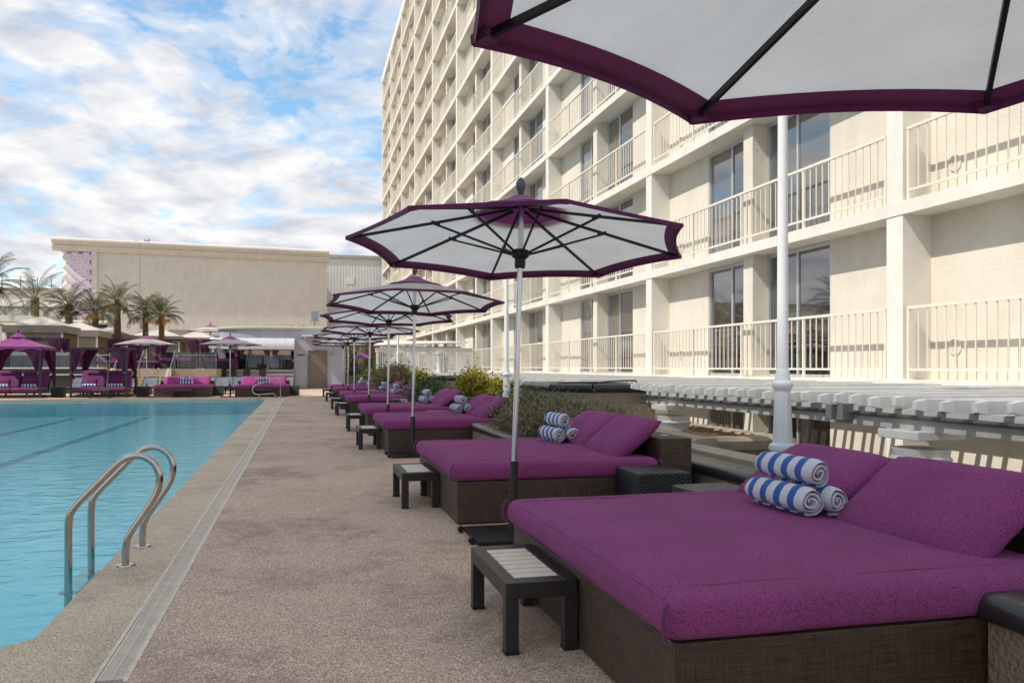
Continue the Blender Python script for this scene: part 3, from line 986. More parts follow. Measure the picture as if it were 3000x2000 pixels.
# ---------------------------------------------------------------- shrubs
def leaf_mass(seed, blobs, n, size, style):
    """leaf faces through several overlapping ellipsoids"""
    rd = random.Random(seed)
    mb = MB()
    tot = sum(b[3] * b[4] * b[5] for b in blobs)
    for bx_, by_, bz_, rx, ry, rz in blobs:
        k = int(n * rx * ry * rz / tot)
        tips = []
        for _ in range(max(12, k // 55)):
            d = Vector((rd.gauss(0, 1), rd.gauss(0, 1), rd.gauss(0.25, 1))).normalized()
            q = rd.uniform(0.62, 1.08)
            tips.append((Vector((bx_ + d.x * rx * q, by_ + d.y * ry * q, bz_ + d.z * rz * q)), d))
        for _ in range(k):
            tp, d = tips[rd.randrange(len(tips))]
            sp = 0.20 * (rx + ry + rz) / 3 + 0.03
            c = tp + Vector((rd.gauss(0, sp), rd.gauss(0, sp), rd.gauss(0, sp))) - d * abs(rd.gauss(0, sp * 1.2))
            if style == 'needle':
                a = (d + Vector((rd.gauss(0, .6), rd.gauss(0, .6), rd.gauss(0.35, .6)))).normalized()
                l, w = size * rd.uniform(1.1, 2.6), size * rd.uniform(0.16, 0.30)
            else:
                a = Vector((rd.gauss(0, 1), rd.gauss(0, 1), rd.gauss(0.2, 0.8))).normalized()
                l, w = size * rd.uniform(0.7, 1.35), size * rd.uniform(0.34, 0.6)
            b = a.cross(Vector((rd.gauss(0, 1), rd.gauss(0, 1), rd.gauss(0, 1)))).normalized() * w
            if style == 'needle':
                mb.add([c - b, c + b, c + a * l], [(0, 1, 2)])
            else:
                mb.add([c, c + a * l * 0.5 + b, c + a * l, c + a * l * 0.5 - b], [(0, 1, 2, 3)])
    return mb


def shrub(label, seed, base, blobs, n, size, style, mat, group='planter shrubs', top=None):
    t = thing('shrub', label, 'shrub', base, 0, group)
    leaf_mass(seed, blobs, n, size, style).build('foliage', mat, t, fix=False)
    rd = random.Random(seed + 5)
    st = MB()
    for b in blobs:
        for _ in range(7):
            e_ = Vector((b[0] + rd.gauss(0, b[3] * 0.5), b[1] + rd.gauss(0, b[4] * 0.5), b[2] + b[5] * rd.uniform(0.2, 0.8)))
            s0 = Vector((b[0] * 0.8, b[1] * 0.8, -0.03))
            st.tube([s0, (s0 + e_) / 2 + Vector((rd.gauss(0, .05), rd.gauss(0, .05), .05)), e_], [0.014, 0.009, 0.004], 5)
    st.build('stem', 'twig', t, smooth=True)
    return t


zb = 0.36
shrub('greenish juniper bush against the tall brown planter', 11, (3.45, 11.45, zb), [(0, -0.1, 0.16, 0.45, 0.38, 0.28), (0.45, -0.1, 0.12, 0.35, 0.36, 0.26), (-0.4, 0.1, 0.26, 0.35, 0.3, 0.33)], 7500, 0.034, 'needle', 'juniper_green')
shrub('browned juniper bush spilling over the planter by the third daybed', 12, (2.95, 11.3, zb), [(0, 0, 0.12, 0.42, 0.5, 0.36), (-0.05, -0.55, 0.12, 0.36, 0.4, 0.30), (0.35, -0.4, 0.18, 0.4, 0.4, 0.34)], 8500, 0.034, 'needle', 'juniper')
shrub('browned juniper bush behind the towels of the second daybed', 13, (3.25, 9.75, zb), [(0, 0, 0.10, 0.42, 0.4, 0.31), (0.42, 0.1, 0.12, 0.4, 0.42, 0.28), (-0.25, 0.35, 0.12, 0.36, 0.4, 0.30)], 8500, 0.034, 'needle', 'juniper')
shrub('yellow green bush behind the third and fourth daybeds', 14, (4.25, 20.9, zb), [(0, 0, 0.4, 0.42, 0.5, 0.42), (0.3, -0.3, 0.25, 0.35, 0.4, 0.36)], 5200, 0.07, 'leaf', 'yellow_leaf')
shrub('yellow green bush with bare lower twigs beside the lamp post', 15, (4.8, 20.3, zb), [(0, 0, 0.25, 0.32, 0.5, 0.38)], 2200, 0.065, 'leaf', 'yellow_leaf')
shrub('dark green leafy bush between the fourth and fifth daybeds', 16, (2.95, 20.6, zb), [(0, 0, 0.16, 0.42, 0.8, 0.36), (0.3, 0.6, 0.2, 0.35, 0.6, 0.38)], 5200, 0.06, 'leaf', 'green_leaf')
shrub('mixed yellowing bush beside the far tall planter', 17, (4.2, 30.1, zb), [(0, 0, 0.35, 0.4, 0.6, 0.38), (-0.2, 0.5, 0.3, 0.4, 0.5, 0.36)], 2800, 0.075, 'leaf', 'yellow_leaf')
shrub('browned hedge bush between the sixth and seventh daybeds', 18, (3.1, 30.0, zb), [(-0.2, -0.6, 0.3, 0.5, 0.7, 0.48), (0.2, 0.5, 0.42, 0.6, 0.8, 0.50), (0.5, -0.3, 0.35, 0.4, 0.6, 0.42)], 7500, 0.07, 'leaf', 'hedge_leaf')
shrub('browned hedge bush in the planter beyond the seventh daybed', 19, (3.9, 34.2, zb), [(0, -1.4, 0.3, 0.4, 1.0, 0.5), (0, 0.4, 0.3, 0.4, 1.0, 0.55), (0, 2.0, 0.35, 0.45, 1.0, 0.55)], 6000, 0.075, 'leaf', 'hedge_leaf')
shrub('dark green bush behind the farthest daybed', 20, (3.6, 41.0, 0.0), [(0, 0, 0.5, 0.8, 1.0, 0.6)], 3500, 0.09, 'leaf', 'green_leaf')
shrub('sparse grey green bush beside the towels of the farthest daybed', 21, (2.9, 40.2, 0.0), [(0, 0, 0.55, 0.35, 0.5, 0.45)], 1200, 0.07, 'leaf', 'green_leaf')


# ---------------------------------------------------------------- lamp posts
def lamp_post(label, loc):
    t = thing('lamp_post', label, 'lamp post', loc, 0, 'white lamp posts along the planters')
    zb_ = SUNK
    o = -loc[2]
    MB().lathe([(0.20, -2.2), (0.20, 0.30), (0.165, 0.36), (0.115, 0.40), (0.105, 0.46), (0.128, 0.475), (0.135, 0.50), (0.128, 0.53), (0.10, 0.55)], 28).build('base', 'white_paint', t, smooth=True, angle=40)
    fl = []
    seg = 24
    vs_, fs_ = [], []
    lev = [(0.098, 0.55), (0.094, 0.60), (0.078, 1.02), (0.075, 1.06)]
    for i, (r, z) in enumerate(lev):
        for k in range(seg):
            a = 2 * PI * k / seg
            rr = r - (0.007 if (k % 2 and i in (1, 2)) else 0.0)
            vs_.append((rr * math.cos(a), rr * math.sin(a), z))
    for i in range(len(lev) - 1):
        for k in range(seg):
            fs_.append((i * seg + k, i * seg + (k + 1) % seg, (i + 1) * seg + (k + 1) % seg, (i + 1) * seg + k))
    MB().add(vs_, fs_).build('fluted_shaft', 'white_paint', t, smooth=True, angle=30)
    MB().lathe([(0.075, 1.06), (0.098, 1.10), (0.104, 1.125), (0.098, 1.15), (0.078, 1.165), (0.068, 1.23), (0.062, 1.27), (0.055, 1.275)], 28).build('collar', 'white_paint', t, smooth=True, angle=40)
    MB().tube([(0, 0, 1.27), (0, 0, 4.3)], [0.056, 0.044], 20).build('pole', 'white_paint', t, smooth=True)
    MB().lathe([(0.05, 4.3), (0.10, 4.34), (0.11, 4.38), (0.05, 4.39)], 20).build('lamp_seat', 'white_paint', t, smooth=True)
    MB().lathe([(0.06, 4.38), (0.15, 4.46), (0.19, 4.58), (0.16, 4.72), (0.08, 4.80), (0.02, 4.82)], 20).build('globe', 'white_paint', t, smooth=True)
    return t


lamp_post('white fluted lamp post behind the nearest daybed', (4.62, 7.38, 0))
lamp_post('white lamp post behind the yellow green bush', (4.62, 18.9, 0))
lamp_post('far white lamp post in front of the lattice screen', (4.62, 41.5, 0))


# ================================================================ DAYBED ROW
def soft_box(x0, x1, y0, y1, z0, z1, r, nx=26, ny=26, puff=0.012, seed=0):
    """rounded cushion block as one closed mesh"""
    mb = MB()
    cx, cy, cz = (x0 + x1) / 2, (y0 + y1) / 2, (z0 + z1) / 2
    hx, hy, hz = (x1 - x0) / 2, (y1 - y0) / 2, (z1 - z0) / 2
    bm = bmesh.new()
    bmesh.ops.create_cube(bm, size=2.0)
    bmesh.ops.subdivide_edges(bm, edges=bm.edges, cuts=13, use_grid_fill=True)
    def remap(c, h):
        # pack the loops near the ends so that the rounding has vertices
        s_ = 1 if c >= 0 else -1
        a = abs(c)
        k = min(0.95, r * 1.1 / h)
        return s_ * (h * (1 - k) * (a / 0.55) if a < 0.55 else h * (1 - k) + h * k * (a - 0.55) / 0.45)
    for v in bm.verts:
        p = Vector((remap(v.co.x, hx), remap(v.co.y, hy), remap(v.co.z, hz)))
        q = Vector((max(-hx + r, min(hx - r, p.x)), max(-hy + r, min(hy - r, p.y)), max(-hz + r, min(hz - r, p.z))))
        d = p - q
        if d.length > 1e-6:
            p = q + d.normalized() * min(r, d.length if (d.length < r) else r)
            big = max(abs(d.x), abs(d.y), abs(d.z))
            p = q + d.normalized() * r * (big / r if big < r else 1.0)
        n = mnoise.noise((p.x * 2.3 + seed, p.y * 2.3, p.z * 3)) + 0.4 * mnoise.noise((p.x * 7 + seed, p.y * 7, p.z * 5))
        u, w = p.x / hx, p.y / hy
        dome = puff * max(0, (1 - u * u)) * max(0, (1 - w * w))
        if p.z > 0:
            p.z += dome * 1.5 + 0.0075 * n
        if abs(w) > 0.9:
            p.y += 0.009 * n + (puff * 0.6 * (1 - (p.z / hz) ** 2)) * (1 if w > 0 else -1)
        if abs(u) > 0.9:
            p.x += 0.009 * n + (puff * 0.6 * (1 - (p.z / hz) ** 2)) * (1 if u > 0 else -1)
        v.co = p + Vector((cx, cy, cz))
    me = bpy.data.meshes.new('cushion')
    bm.to_mesh(me)
    bm.free()
    me.polygons.foreach_set('use_smooth', [True] * len(me.polygons))
    return me


BW = 1.075      # half width of a daybed
def make_daybed():
    t = thing('daybed', 'x', 'daybed', (0, 0, 0), 0, 'purple daybeds')
    MB().box(0.0, 1.80, -BW, BW, 0.012, 0.352).build('base', 'weave', t, bevel=0.006)
    MB().box(0.05, 1.8, -BW + 0.06, BW - 0.06, 0.0, 0.013).build('plinth', 'black_metal', t)
    MB().box(1.803, 2.10, -BW, BW, 0.004, 0.672).build('back_box', 'weave', t, bevel=0.008)
    # service slot and cap on the back box
    MB().box(1.90, 1.92, -0.55, -0.25, 0.672, 0.675).build('slot', 'black_metal', t)
    MB().lathe([(0.035, 0.672), (0.033, 0.676)], 16, (1.99, -0.75, 0)).build('grommet', 'slat', t)
    mt = obj('mattress', soft_box(-0.035, 1.785, -BW - 0.02, BW + 0.02, 0.352, 0.507, 0.058), 'purple', t)
    sm = MB()
    for s_ in (-1, 1):
        y_ = s_ * (BW - 0.13)
        sm.tube([(0.01 + 1.74 * i / 20, y_ + 0.006 * math.sin(i * 1.7), 0.507 + 0.018 * (1 - (i / 10 - 1) ** 2) * (1 - (y_ / BW) ** 2) + 0.001) for i in range(21)], 0.0025, 5)
    sm.tube([(-0.016, -BW + 0.05 + 2 * (BW - 0.05) * i / 24, 0.494 + 0.002 * math.sin(i)) for i in range(25)], 0.004, 5)
    sm.build('seam', 'purple', mt, smooth=True)
    for (cx, cy) in ((-0.03, -BW - 0.012), (-0.03, BW + 0.012), (1.77, -BW - 0.012), (1.77, BW + 0.012)):
        sx = -1 if cx < 0.5 else 1
        sy = -1 if cy < 0 else 1
        pts = []
        for i in range(11):
            a = PI * i / 10
            pts.append((cx + sx * (0.004 + 0.024 * math.sin(a)), cy + sy * 0.014 * math.sin(a), 0.43 + 0.062 * math.cos(a)))
        MB().tube(pts, 0.0085, 7).build('corner_tie', 'purple_dk', mt, smooth=True)
    return t


def pillow_mesh(w, h, th, seed=0, n=22):
    """w along y, h along x, thickness along z; pinched corners"""
    bm = bmesh.new()
    bmesh.ops.create_grid(bm, x_segments=n, y_segments=n, size=1.0)
    top = [v for v in bm.verts]
    g = bmesh.ops.duplicate(bm, geom=bm.verts[:] + bm.edges[:] + bm.faces[:])
    bot = [v for v in g['geom'] if isinstance(v, bmesh.types.BMVert)]
    for vs_, s_ in ((top, 1), (bot, -1)):
        for v in vs_:
            u, k = v.co.x, v.co.y
            prof = (max(0, 1 - abs(u) ** 4.0) ** 0.6) * (max(0, 1 - abs(k) ** 5.0) ** 0.6)
            pin = 1 - 0.03 * (abs(u) ** 2) * (1 - abs(k) ** 2)
            pin2 = 1 - 0.035 * (abs(k) ** 2) * (1 - abs(u) ** 2)
            nn = mnoise.noise((u * 1.6 + seed, k * 1.6, s_)) * 0.10 + mnoise.noise((u * 4 + seed, k * 4, s_)) * 0.035
            v.co = Vector((u * h / 2 * pin2, k * w / 2 * pin, s_ * th / 2 * prof * (1 + nn)))
    bmesh.ops.remove_doubles(bm, verts=bm.verts, dist=0.0008)
    bmesh.ops.recalc_face_normals(bm, faces=bm.faces)
    me = bpy.data.meshes.new('pillow')
    bm.to_mesh(me)
    bm.free()
    me.polygons.foreach_set('use_smooth', [True] * len(me.polygons))
    return me


pil_me = [pillow_mesh(0.98, 0.58, 0.17, s_) for s_ in (0, 3, 7)]


def towel_mesh(seed, r=0.082, L=0.53):
    """a real rolled strip: spiral section swept along y"""
    rd = random.Random(seed)
    turns = 2.75
    n = 78
    th = 0.0155
    cs = []
    for i in range(n + 1):
        u = i / n
        a = -u * turns * 2 * PI + rd.random() * 0.02 + 1.9
        rr = 0.012 + (r - 0.012 - th / 2) * (u ** 0.92) + 0.0035 * math.sin(a * 3 + seed) * u
        cs.append((a, rr))
    ny = 12
    vs_, fs_ = [], []
    for j in range(ny + 1):
        v = j / ny
        y_ = -L / 2 + L * v
        for i, (a, rr) in enumerate(cs):
            wob = 0.003 * mnoise.noise((math.cos(a) * 2 + seed, y_ * 9, math.sin(a) * 2))
            endp = (0.010 * math.sin(i * 0.23 + seed) if j in (0, ny) else 0.0)
            rnd_ = -0.010 if j in (0, ny) else 0.0
            for s_ in (-1, 1):
                q = rr + s_ * th / 2 * (0.75 if j in (0, ny) else 1.0) + (wob + rnd_ * (1 if s_ > 0 else 0)) * (1 if i > n * 0.55 else 0.3)
                vs_.append((q * math.cos(a), y_ + endp, q * math.sin(a) * 0.95))
    m = 2 * (n + 1)
    for j in range(ny):
        for i in range(n):
            for s_ in (0, 1):
                a0 = j * m + 2 * i + s_
                a1 = j * m + 2 * (i + 1) + s_
                b0, b1 = a0 + m, a1 + m
                fs_.append((a0, a1, b1, b0) if s_ else (a0, b0, b1, a1))
        e0 = j * m + 2 * n
        fs_.append((e0, e0 + 1, e0 + 1 + m, e0 + m))
    for j in (0, ny):
        for i in range(n):
            a0 = j * m + 2 * i
            fs_.append((a0, a0 + 1, a0 + 3, a0 + 2) if j else (a0, a0 + 2, a0 + 3, a0 + 1))
    mb = MB().add(vs_, fs_)
    return mb.mesh('rolled_towel', smooth=True, angle=60)


tow_me = [towel_mesh(k) for k in (1, 5, 9)]


def make_table():
    t = thing('side_table', 'x', 'side table', (0, 0, 0), 0, 'low side tables in front of the daybeds')
    w, l, h, f = 0.17, 0.40, 0.325, 0.062
    fr = MB()
    fr.box(-w, -w + f, -l, l, h - 0.075, h)
    fr.box(w - f, w, -l, l, h - 0.075, h)
    fr.box(-w + f, w - f, -l, -l + f + 0.03, h - 0.0745, h - 0.0005)
    fr.box(-w + f, w - f, l - f - 0.03, l, h - 0.0745, h - 0.0005)
    fr.build('top_frame', 'dark_metal', t, bevel=0.003)
    for sx in (-1, 1):
        for sy in (-1, 1):
            x, y_ = sx * (w - f / 2), sy * (l - f / 2)
            lg = MB().box(x - f / 2, x + f / 2, y_ - f / 2, y_ + f / 2, 0.014, h - 0.076).build('leg', 'dark_metal', t, bevel=0.002)
            MB().box(x - f / 2 - 0.002, x + f / 2 + 0.002, y_ - f / 2 - 0.002, y_ + f / 2 + 0.002, 0.0, 0.015).build('foot', 'black_metal', lg)
    L = 2 * (l - f - 0.03)
    s_ = L / 7
    for i in range(7):
        y_ = -l + f + 0.03 + s_ * i
        MB().box(-w + f + 0.002, w - f - 0.002, y_ + 0.0075, y_ + s_ - 0.0075, h - 0.025, h - 0.001).build('slat', 'slat', t, bevel=0.0015)
    return t


UR = 1.325
def make_umbrella():
    t = thing('umbrella', 'x', 'umbrella', (0, 0, 0), 0, 'white and purple umbrellas')
    def rib_pt(i, u):
        a = i * PI / 4
        r = 0.03 + (UR - 0.03) * u
        z = 2.545 - 0.315 * (0.82 * u + 0.18 * u * u)
        return Vector((r * math.cos(a), r * math.sin(a), z))
    def surf(i, s_, u, lift=0.0):
        p = rib_pt(i, u).lerp(rib_pt(i + 1, u), s_)
        k = 4 * s_ * (1 - s_)
        pull = 1 - 0.034 * k * u ** 3
        return Vector((p.x * pull, p.y * pull, p.z + lift + 0.012 * k * u ** 3 - 0.016 * k * u * (1 - u)))
    NS, UB = 10, 0.915
    white, trim = MB(), MB()
    for i in range(8):
        white.grid(lambda a, b: surf(i, a, 0.225 + (0.975 - 0.225) * b), NS, 9)
        trim.grid(lambda a, b: surf(i, a, 0.975 + 0.025 * b), NS, 1)
        # purple facing sewn under the rim
        trim.grid(lambda a, b: surf(i, a, UB + (1 - UB) * b, -0.009 * (1 - 0.6 * b)), NS, 2)
        # turned hem
        trim.grid(lambda a, b: surf(i, a, 1.0) * (1 - 0.004 * b) + Vector((0, 0, -0.018 * b)), NS, 1)
    for mb in (white, trim):
        pass
    cw = white.build('canopy', 'canopy_white', t, smooth=True, angle=8, fix=False)
    trim.build('trim', 'trim_purple', cw, smooth=True, angle=12, fix=False)
    cap = MB()
    for i in range(8):
        def vent(a, b):
            p = surf(i, a, 0.02 + 0.27 * b)
            k = 4 * a * (1 - a)
            return Vector((p.x, p.y, p.z + 0.024 + 0.06 * (1 - b) ** 2 + 0.010 * k * b * math.sin(i * 2.1 + 1)))
        cap.grid(vent, 8, 5)
    cap.build('vent_cap', 'canopy_purple', cw, smooth=True, angle=20, fix=False)
    for i in range(8):
        rb = MB().bar(rib_pt(i, 0.03) - Vector((0, 0, 0.022)), rib_pt(i, 0.985) - Vector((0, 0, 0.016)), 0.016, 0.020).build('rib', 'black_metal', t)
        j = rib_pt(i, 0.50) - Vector((0, 0, 0.034))
        a = i * PI / 4
        h0 = Vector((0.05 * math.cos(a), 0.05 * math.sin(a), 2.165))
        s_ = MB().bar(h0, j, 0.013, 0.015)
        s_.bar(j - Vector((math.cos(a), math.sin(a), 0.2)) * 0.05, j + Vector((math.cos(a), math.sin(a), 0)) * 0.015 + Vector((0, 0, 0.01)), 0.022, 0.026)
        s_.build('strut', 'black_metal', rb)
        # corner pocket at the rib tip
        e0, e1 = rib_pt(i, 0.955), rib_pt(i, 1.0)
        sd = Vector((-math.sin(a), math.cos(a), 0))
        pk = MB().add([e0 + sd * 0.045 - Vector((0, 0, 0.010)), e0 - sd * 0.045 - Vector((0, 0, 0.010)), e1 - sd * 0.012, e1 + sd * 0.012,
                       e0 + sd * 0.03 - Vector((0, 0, 0.036)), e0 - sd * 0.03 - Vector((0, 0, 0.036)), e1 - sd * 0.010 - Vector((0, 0, 0.024)), e1 + sd * 0.010 - Vector((0, 0, 0.024))],
                      [(0, 4, 5, 1), (1, 5, 6, 2), (2, 6, 7, 3), (3, 7, 4, 0), (4, 7, 6, 5)])
        pk.build('pocket', 'trim_purple', cw, smooth=False)
    MB().lathe([(0.038, 2.06), (0.042, 2.07), (0.042, 2.13), (0.062, 2.145), (0.072, 2.16), (0.072, 2.19), (0.05, 2.205), (0.03, 2.206)], 20).build('hub', 'black_metal', t, smooth=True, angle=35)
    MB().lathe([(0.04, 2.53), (0.06, 2.54), (0.06, 2.565), (0.03, 2.575)], 16).build('crown_hub', 'black_metal', t, smooth=True, angle=35)
    MB().tube([(0, 0, 0.56), (0, 0, 2.56)], 0.0215, 20).build('pole', 'pole', t, smooth=True)
    sl = MB().tube([(0, 0, 0.03), (0, 0, 0.575)], 0.031, 18).build('sleeve', 'dark_metal', t, smooth=True, angle=50)
    for z in (0.48, 0.36):
        MB().tube([(0, -0.028, z), (0, -0.052, z)], 0.012, 8).build('knob', 'black_metal', sl, smooth=True)
    MB().lathe([(0.024, 2.645), (0.026, 2.665), (0.034, 2.675), (0.040, 2.70), (0.038, 2.73), (0.026, 2.757), (0.008, 2.772), (0.001, 2.774)], 16).build('finial', 'conduit', t, smooth=True, angle=60)
    bp = MB().box(-0.33, 0.33, -0.31, 0.31, 0.008, 0.032).build('base_plate', 'black_metal', t, bevel=0.004)
    for y_ in (-0.22, 0.22):
        MB().tube([(-0.36, y_ - 0.022, 0.028), (-0.36, y_ + 0.022, 0.028)], 0.026, 12).build('wheel', 'black_metal', bp, smooth=True)
    MB().tube([(-0.355, -0.24, 0.03), (-0.355, 0.24, 0.03)], 0.007, 6).build('axle', 'steel', bp, smooth=True)
    return t


def set_lean(u, ph, kx, ky):
    """turn the canopy by ph and let pole and canopy lean in the base plate"""
    u.rotation_euler = (0, 0, ph)
    A, B = Matrix.Rotation(-ph, 4, 'Z'), Matrix.Rotation(ph, 4, 'Z')
    lean = A @ Matrix.Rotation(-kx, 4, 'Y') @ B
    tip = A @ Matrix.Rotation(-kx, 4, 'Y') @ Matrix.Translation((0, 0, 2.15)) @ Matrix.Rotation(ky, 4, 'X') @ Matrix.Translation((0, 0, -2.15)) @ B
    for c_ in u.children:
        nm = c_.name.split('.')[0]
        c_.matrix_basis = A if nm == 'base_plate' else (tip if nm in ('canopy', 'rib', 'finial', 'crown_hub') else lean)


bed0 = make_daybed()
table0 = make_table()
umb0 = make_umbrella()
bed_y = [3.80, 7.90, 13.60, 17.53, 23.6, 27.2, 33.0, 37.6]
tab_y = [4.055, 8.065, 13.73, 17.55, 23.1, 26.6, 32.5, 37.3]
umb_p = [(1.533, 1.36, 2.485, 0.021, -0.045), (1.57, 6.24, 3.10, -0.030, -0.080), (1.57, 12.22, 2.81, -0.015, -0.070), (1.60, 16.15, 2.55, -0.01, -0.06), (1.68, 22.0, 2.8, -0.02, -0.045), (1.57, 26.2, 2.7, 0.0, -0.045), (1.66, 31.4, 2.35, 0.0, -0.04), (1.68, 35.9, 2.6, 0.0, -0.02)]
NM = ['the nearest poolside daybed'] + ['the %s nearest poolside daybed' % q for q in ('second', 'third', 'fourth', 'fifth', 'sixth', 'seventh')] + ['the farthest poolside daybed']
BL = ['large purple daybed nearest the camera at bottom right', 'purple daybed next behind the nearest one, black wicker cube beside it', 'third purple daybed from the camera in the poolside row', 'fourth purple daybed from the camera in the poolside row', 'fifth purple daybed from the camera in the poolside row', 'sixth purple daybed from the camera in the poolside row', 'seventh purple daybed from the camera in the poolside row', 'last purple daybed at the far end of the poolside row']
pil_loc = (1.80, 0.0, 0.715)
PIL_TILT = R(-36)


def place_pillow(bed_loc, rz, yl, label, k, tilt=PIL_TILT, lx=1.665, lz=0.638, spin=0.0, group='purple back pillows'):
    o = obj('pillow', pil_me[k % 3], 'purple')
    m = Matrix.Translation(bed_loc) @ Matrix.Rotation(rz, 4, 'Z') @ Matrix.Translation((lx, yl, lz)) @ Matrix.Rotation(spin, 4, 'Z') @ Matrix.Rotation(tilt, 4, 'Y')
    o.matrix_world = m
    return tag(o, label, 'pillow', group)


def place_towel(p, ry, rz, label, k, flip=False):
    o = obj('rolled_towel', tow_me[k % 3], 'towel', None, p, (0, ry, rz + (PI if flip else 0)))
    return tag(o, label, 'towel', 'striped rolled towels')


TWY = [0.27, 0.52, 0.42, 0.45, 0.45, 0.45, 0.45, 0.45]
for i in range(8):
    y_ = bed_y[i]
    if i == 0:
        b_, t_, u_ = bed0, table0, umb0
    else:
        b_, t_, u_ = copy_tree(bed0), copy_tree(table0), copy_tree(umb0)
    rd = random.Random(40 + i)
    b_.location = (1.24, y_, 0)
    b_.rotation_euler = (0, 0, rd.uniform(-0.006, 0.006))
    b_['label'] = BL[i]
    if i == 0:
        b_.scale = (1, 1.05, 1)
        b_.location[1] = 3.765
    t_.location = (1.06 + (rd.uniform(-0.015, 0.015) if i > 1 else 0), tab_y[i], 0)
    t_.rotation_euler = (0, 0, rd.uniform(-0.02, 0.02) if i > 1 else 0.0)
    t_['label'] = 'dark metal side table with beige slats in front of ' + NM[i]
    x, yy, ph, kx, ky = umb_p[i]
    u_.location = (x, yy, 0)
    set_lean(u_, ph, kx, ky)
    u_['label'] = ['white umbrella with purple edge looming over the top right corner', 'large white umbrella with purple edge between the two nearest daybeds', 'white and purple umbrella beside the third daybed from the camera', 'white and purple umbrella beside the fourth daybed from the camera', 'white and purple umbrella beside the fifth daybed from the camera', 'white and purple umbrella beside the sixth daybed from the camera', 'white and purple umbrella beside the seventh daybed from the camera', 'white and purple umbrella beside the farthest poolside daybed'][i]
    for s_, wd in ((-1, 'nearer'), (1, 'farther')):
        place_pillow((1.24, y_, 0), b_.rotation_euler[2], s_ * 0.50 + (0.06 if i == 0 else 0.0), 'purple back pillow, the %s one of two on %s' % (wd, NM[i]), i + (s_ > 0), spin=rd.uniform(-0.05, 0.05), tilt=PIL_TILT + rd.uniform(-0.05, 0.05))
    bx_, zt = 1.24 + 1.30, 0.522
    tw_ = y_ + TWY[i]
    r0 = 0.079
    place_towel((bx_, tw_, zt + r0), -1.3, R(3), 'striped rolled towel at lower left of the pile on ' + NM[i], i)
    place_towel((bx_ + 0.168, tw_ - 0.01, zt + r0), -1.0, R(-2), 'striped rolled towel at lower right of the pile on ' + NM[i], i + 1)
    place_towel((bx_ + 0.082, tw_ + 0.05, zt + r0 + 0.138), -1.6, R(2), 'striped rolled towel on top of the pile on ' + NM[i], i + 2)


# wicker cubes
def make_cube(sx, sy, h):
    t = thing('wicker_cube', 'x', 'side table', (0, 0, 0), 0, 'black wicker cube tables')
    MB().box(-sx, sx, -sy, sy, 0.02, h).build('body', 'wicker', t, bevel=0.018, seg=3)
    for ax in (-1, 1):
        for ay in (-1, 1):
            MB().box(ax * (sx - 0.05) - 0.02, ax * (sx - 0.05) + 0.02, ay * (sy - 0.05) - 0.02, ay * (sy - 0.05) + 0.02, 0.0, 0.022).build('foot', 'black_metal', t)
    return t


cube0 = make_cube(0.225, 0.27, 0.45)
cube0['label'] = 'black wicker cube table beside the second poolside daybed'
cube0.location = (2.835, 6.48, 0)
for lab, p, rz in (('black wicker cube table half hidden behind the nearest daybed', (2.83, 5.33, 0), 0.05),
                   ('black wicker cube table between the third and fourth daybeds', (2.55, 16.05, 0), 0.0),
                   ('black wicker cube table between the fifth and fourth daybeds', (2.5, 22.0, 0), 0.0),
                   ('black wicker cube table between the sixth and fifth daybeds', (2.45, 25.8, 0), 0.0),
                   ('black wicker cube table left of the second canopied daybed', (-10.02, 39.15, 0), 0.0),
                   ('black wicker cube table at the foot of the left pool end umbrella', (-6.66, 39.1, 0), 0.0),
                   ('black wicker cube table between the two purple sofas', (-3.66, 40.0, 0), 0.0),
                   ('black wicker cube table right of the right hand purple sofa', (-0.33, 39.25, 0), 0.0)):
    copy_tree(cube0, lab, p, rz)


# ================================================================ POOL LADDER and handrail
lad = thing('pool_ladder', 'curved stainless steel pool ladder at the near pool edge', 'ladder', (0, 0, 0))
def smooth_path(pts, n=6):
    out = []
    P_ = [Vector(p) for p in pts]
    P_ = [P_[0] * 2 - P_[1]] + P_ + [P_[-1] * 2 - P_[-2]]
    for i in range(1, len(P_) - 2):
        p0, p1, p2, p3 = P_[i - 1:i + 3]
        for k in range(n):
            t = k / n
            out.append(0.5 * ((2 * p1) + (p2 - p0) * t + (2 * p0 - 5 * p1 + 4 * p2 - p3) * t * t + (3 * p1 - p0 - 3 * p2 + p3) * t ** 3))
    out.append(P_[-2])
    return out


shape = [(-1.46, -0.6), (-1.46, -0.2), (-1.46, 0.10), (-1.458, 0.29), (-1.43, 0.385), (-1.29, 0.54), (-1.17, 0.665), (-1.10, 0.708), (-1.02, 0.712), (-0.945, 0.66), (-0.912, 0.57), (-0.93, 0.47), (-1.0, 0.35), (-1.085, 0.22), (-1.115, 0.14), (-1.12, 0.0)]
for yl in (5.93, 6.53):
    rl = MB().tube(smooth_path([(x, yl, z) for x, z in shape]), 0.0235, 16).build('rail', 'steel', lad, smooth=True)
    MB().lathe([(0.062, 0.002), (0.060, 0.010), (0.040, 0.016), (0.025, 0.016)], 24, (-1.12, yl, 0)).build('flange', 'steel', rl, smooth=True, angle=40)
    MB().tube([(-1.12, yl - 0.034, 0.03), (-1.12, yl + 0.0, 0.03)], 0.009, 8).build('bolt', 'steel', rl, smooth=True)
for z in (-0.16, -0.42):
    MB().box(-1.52, -1.40, 5.93, 6.53, z - 0.012, z + 0.012).build('tread', 'steel', lad, bevel=0.006)

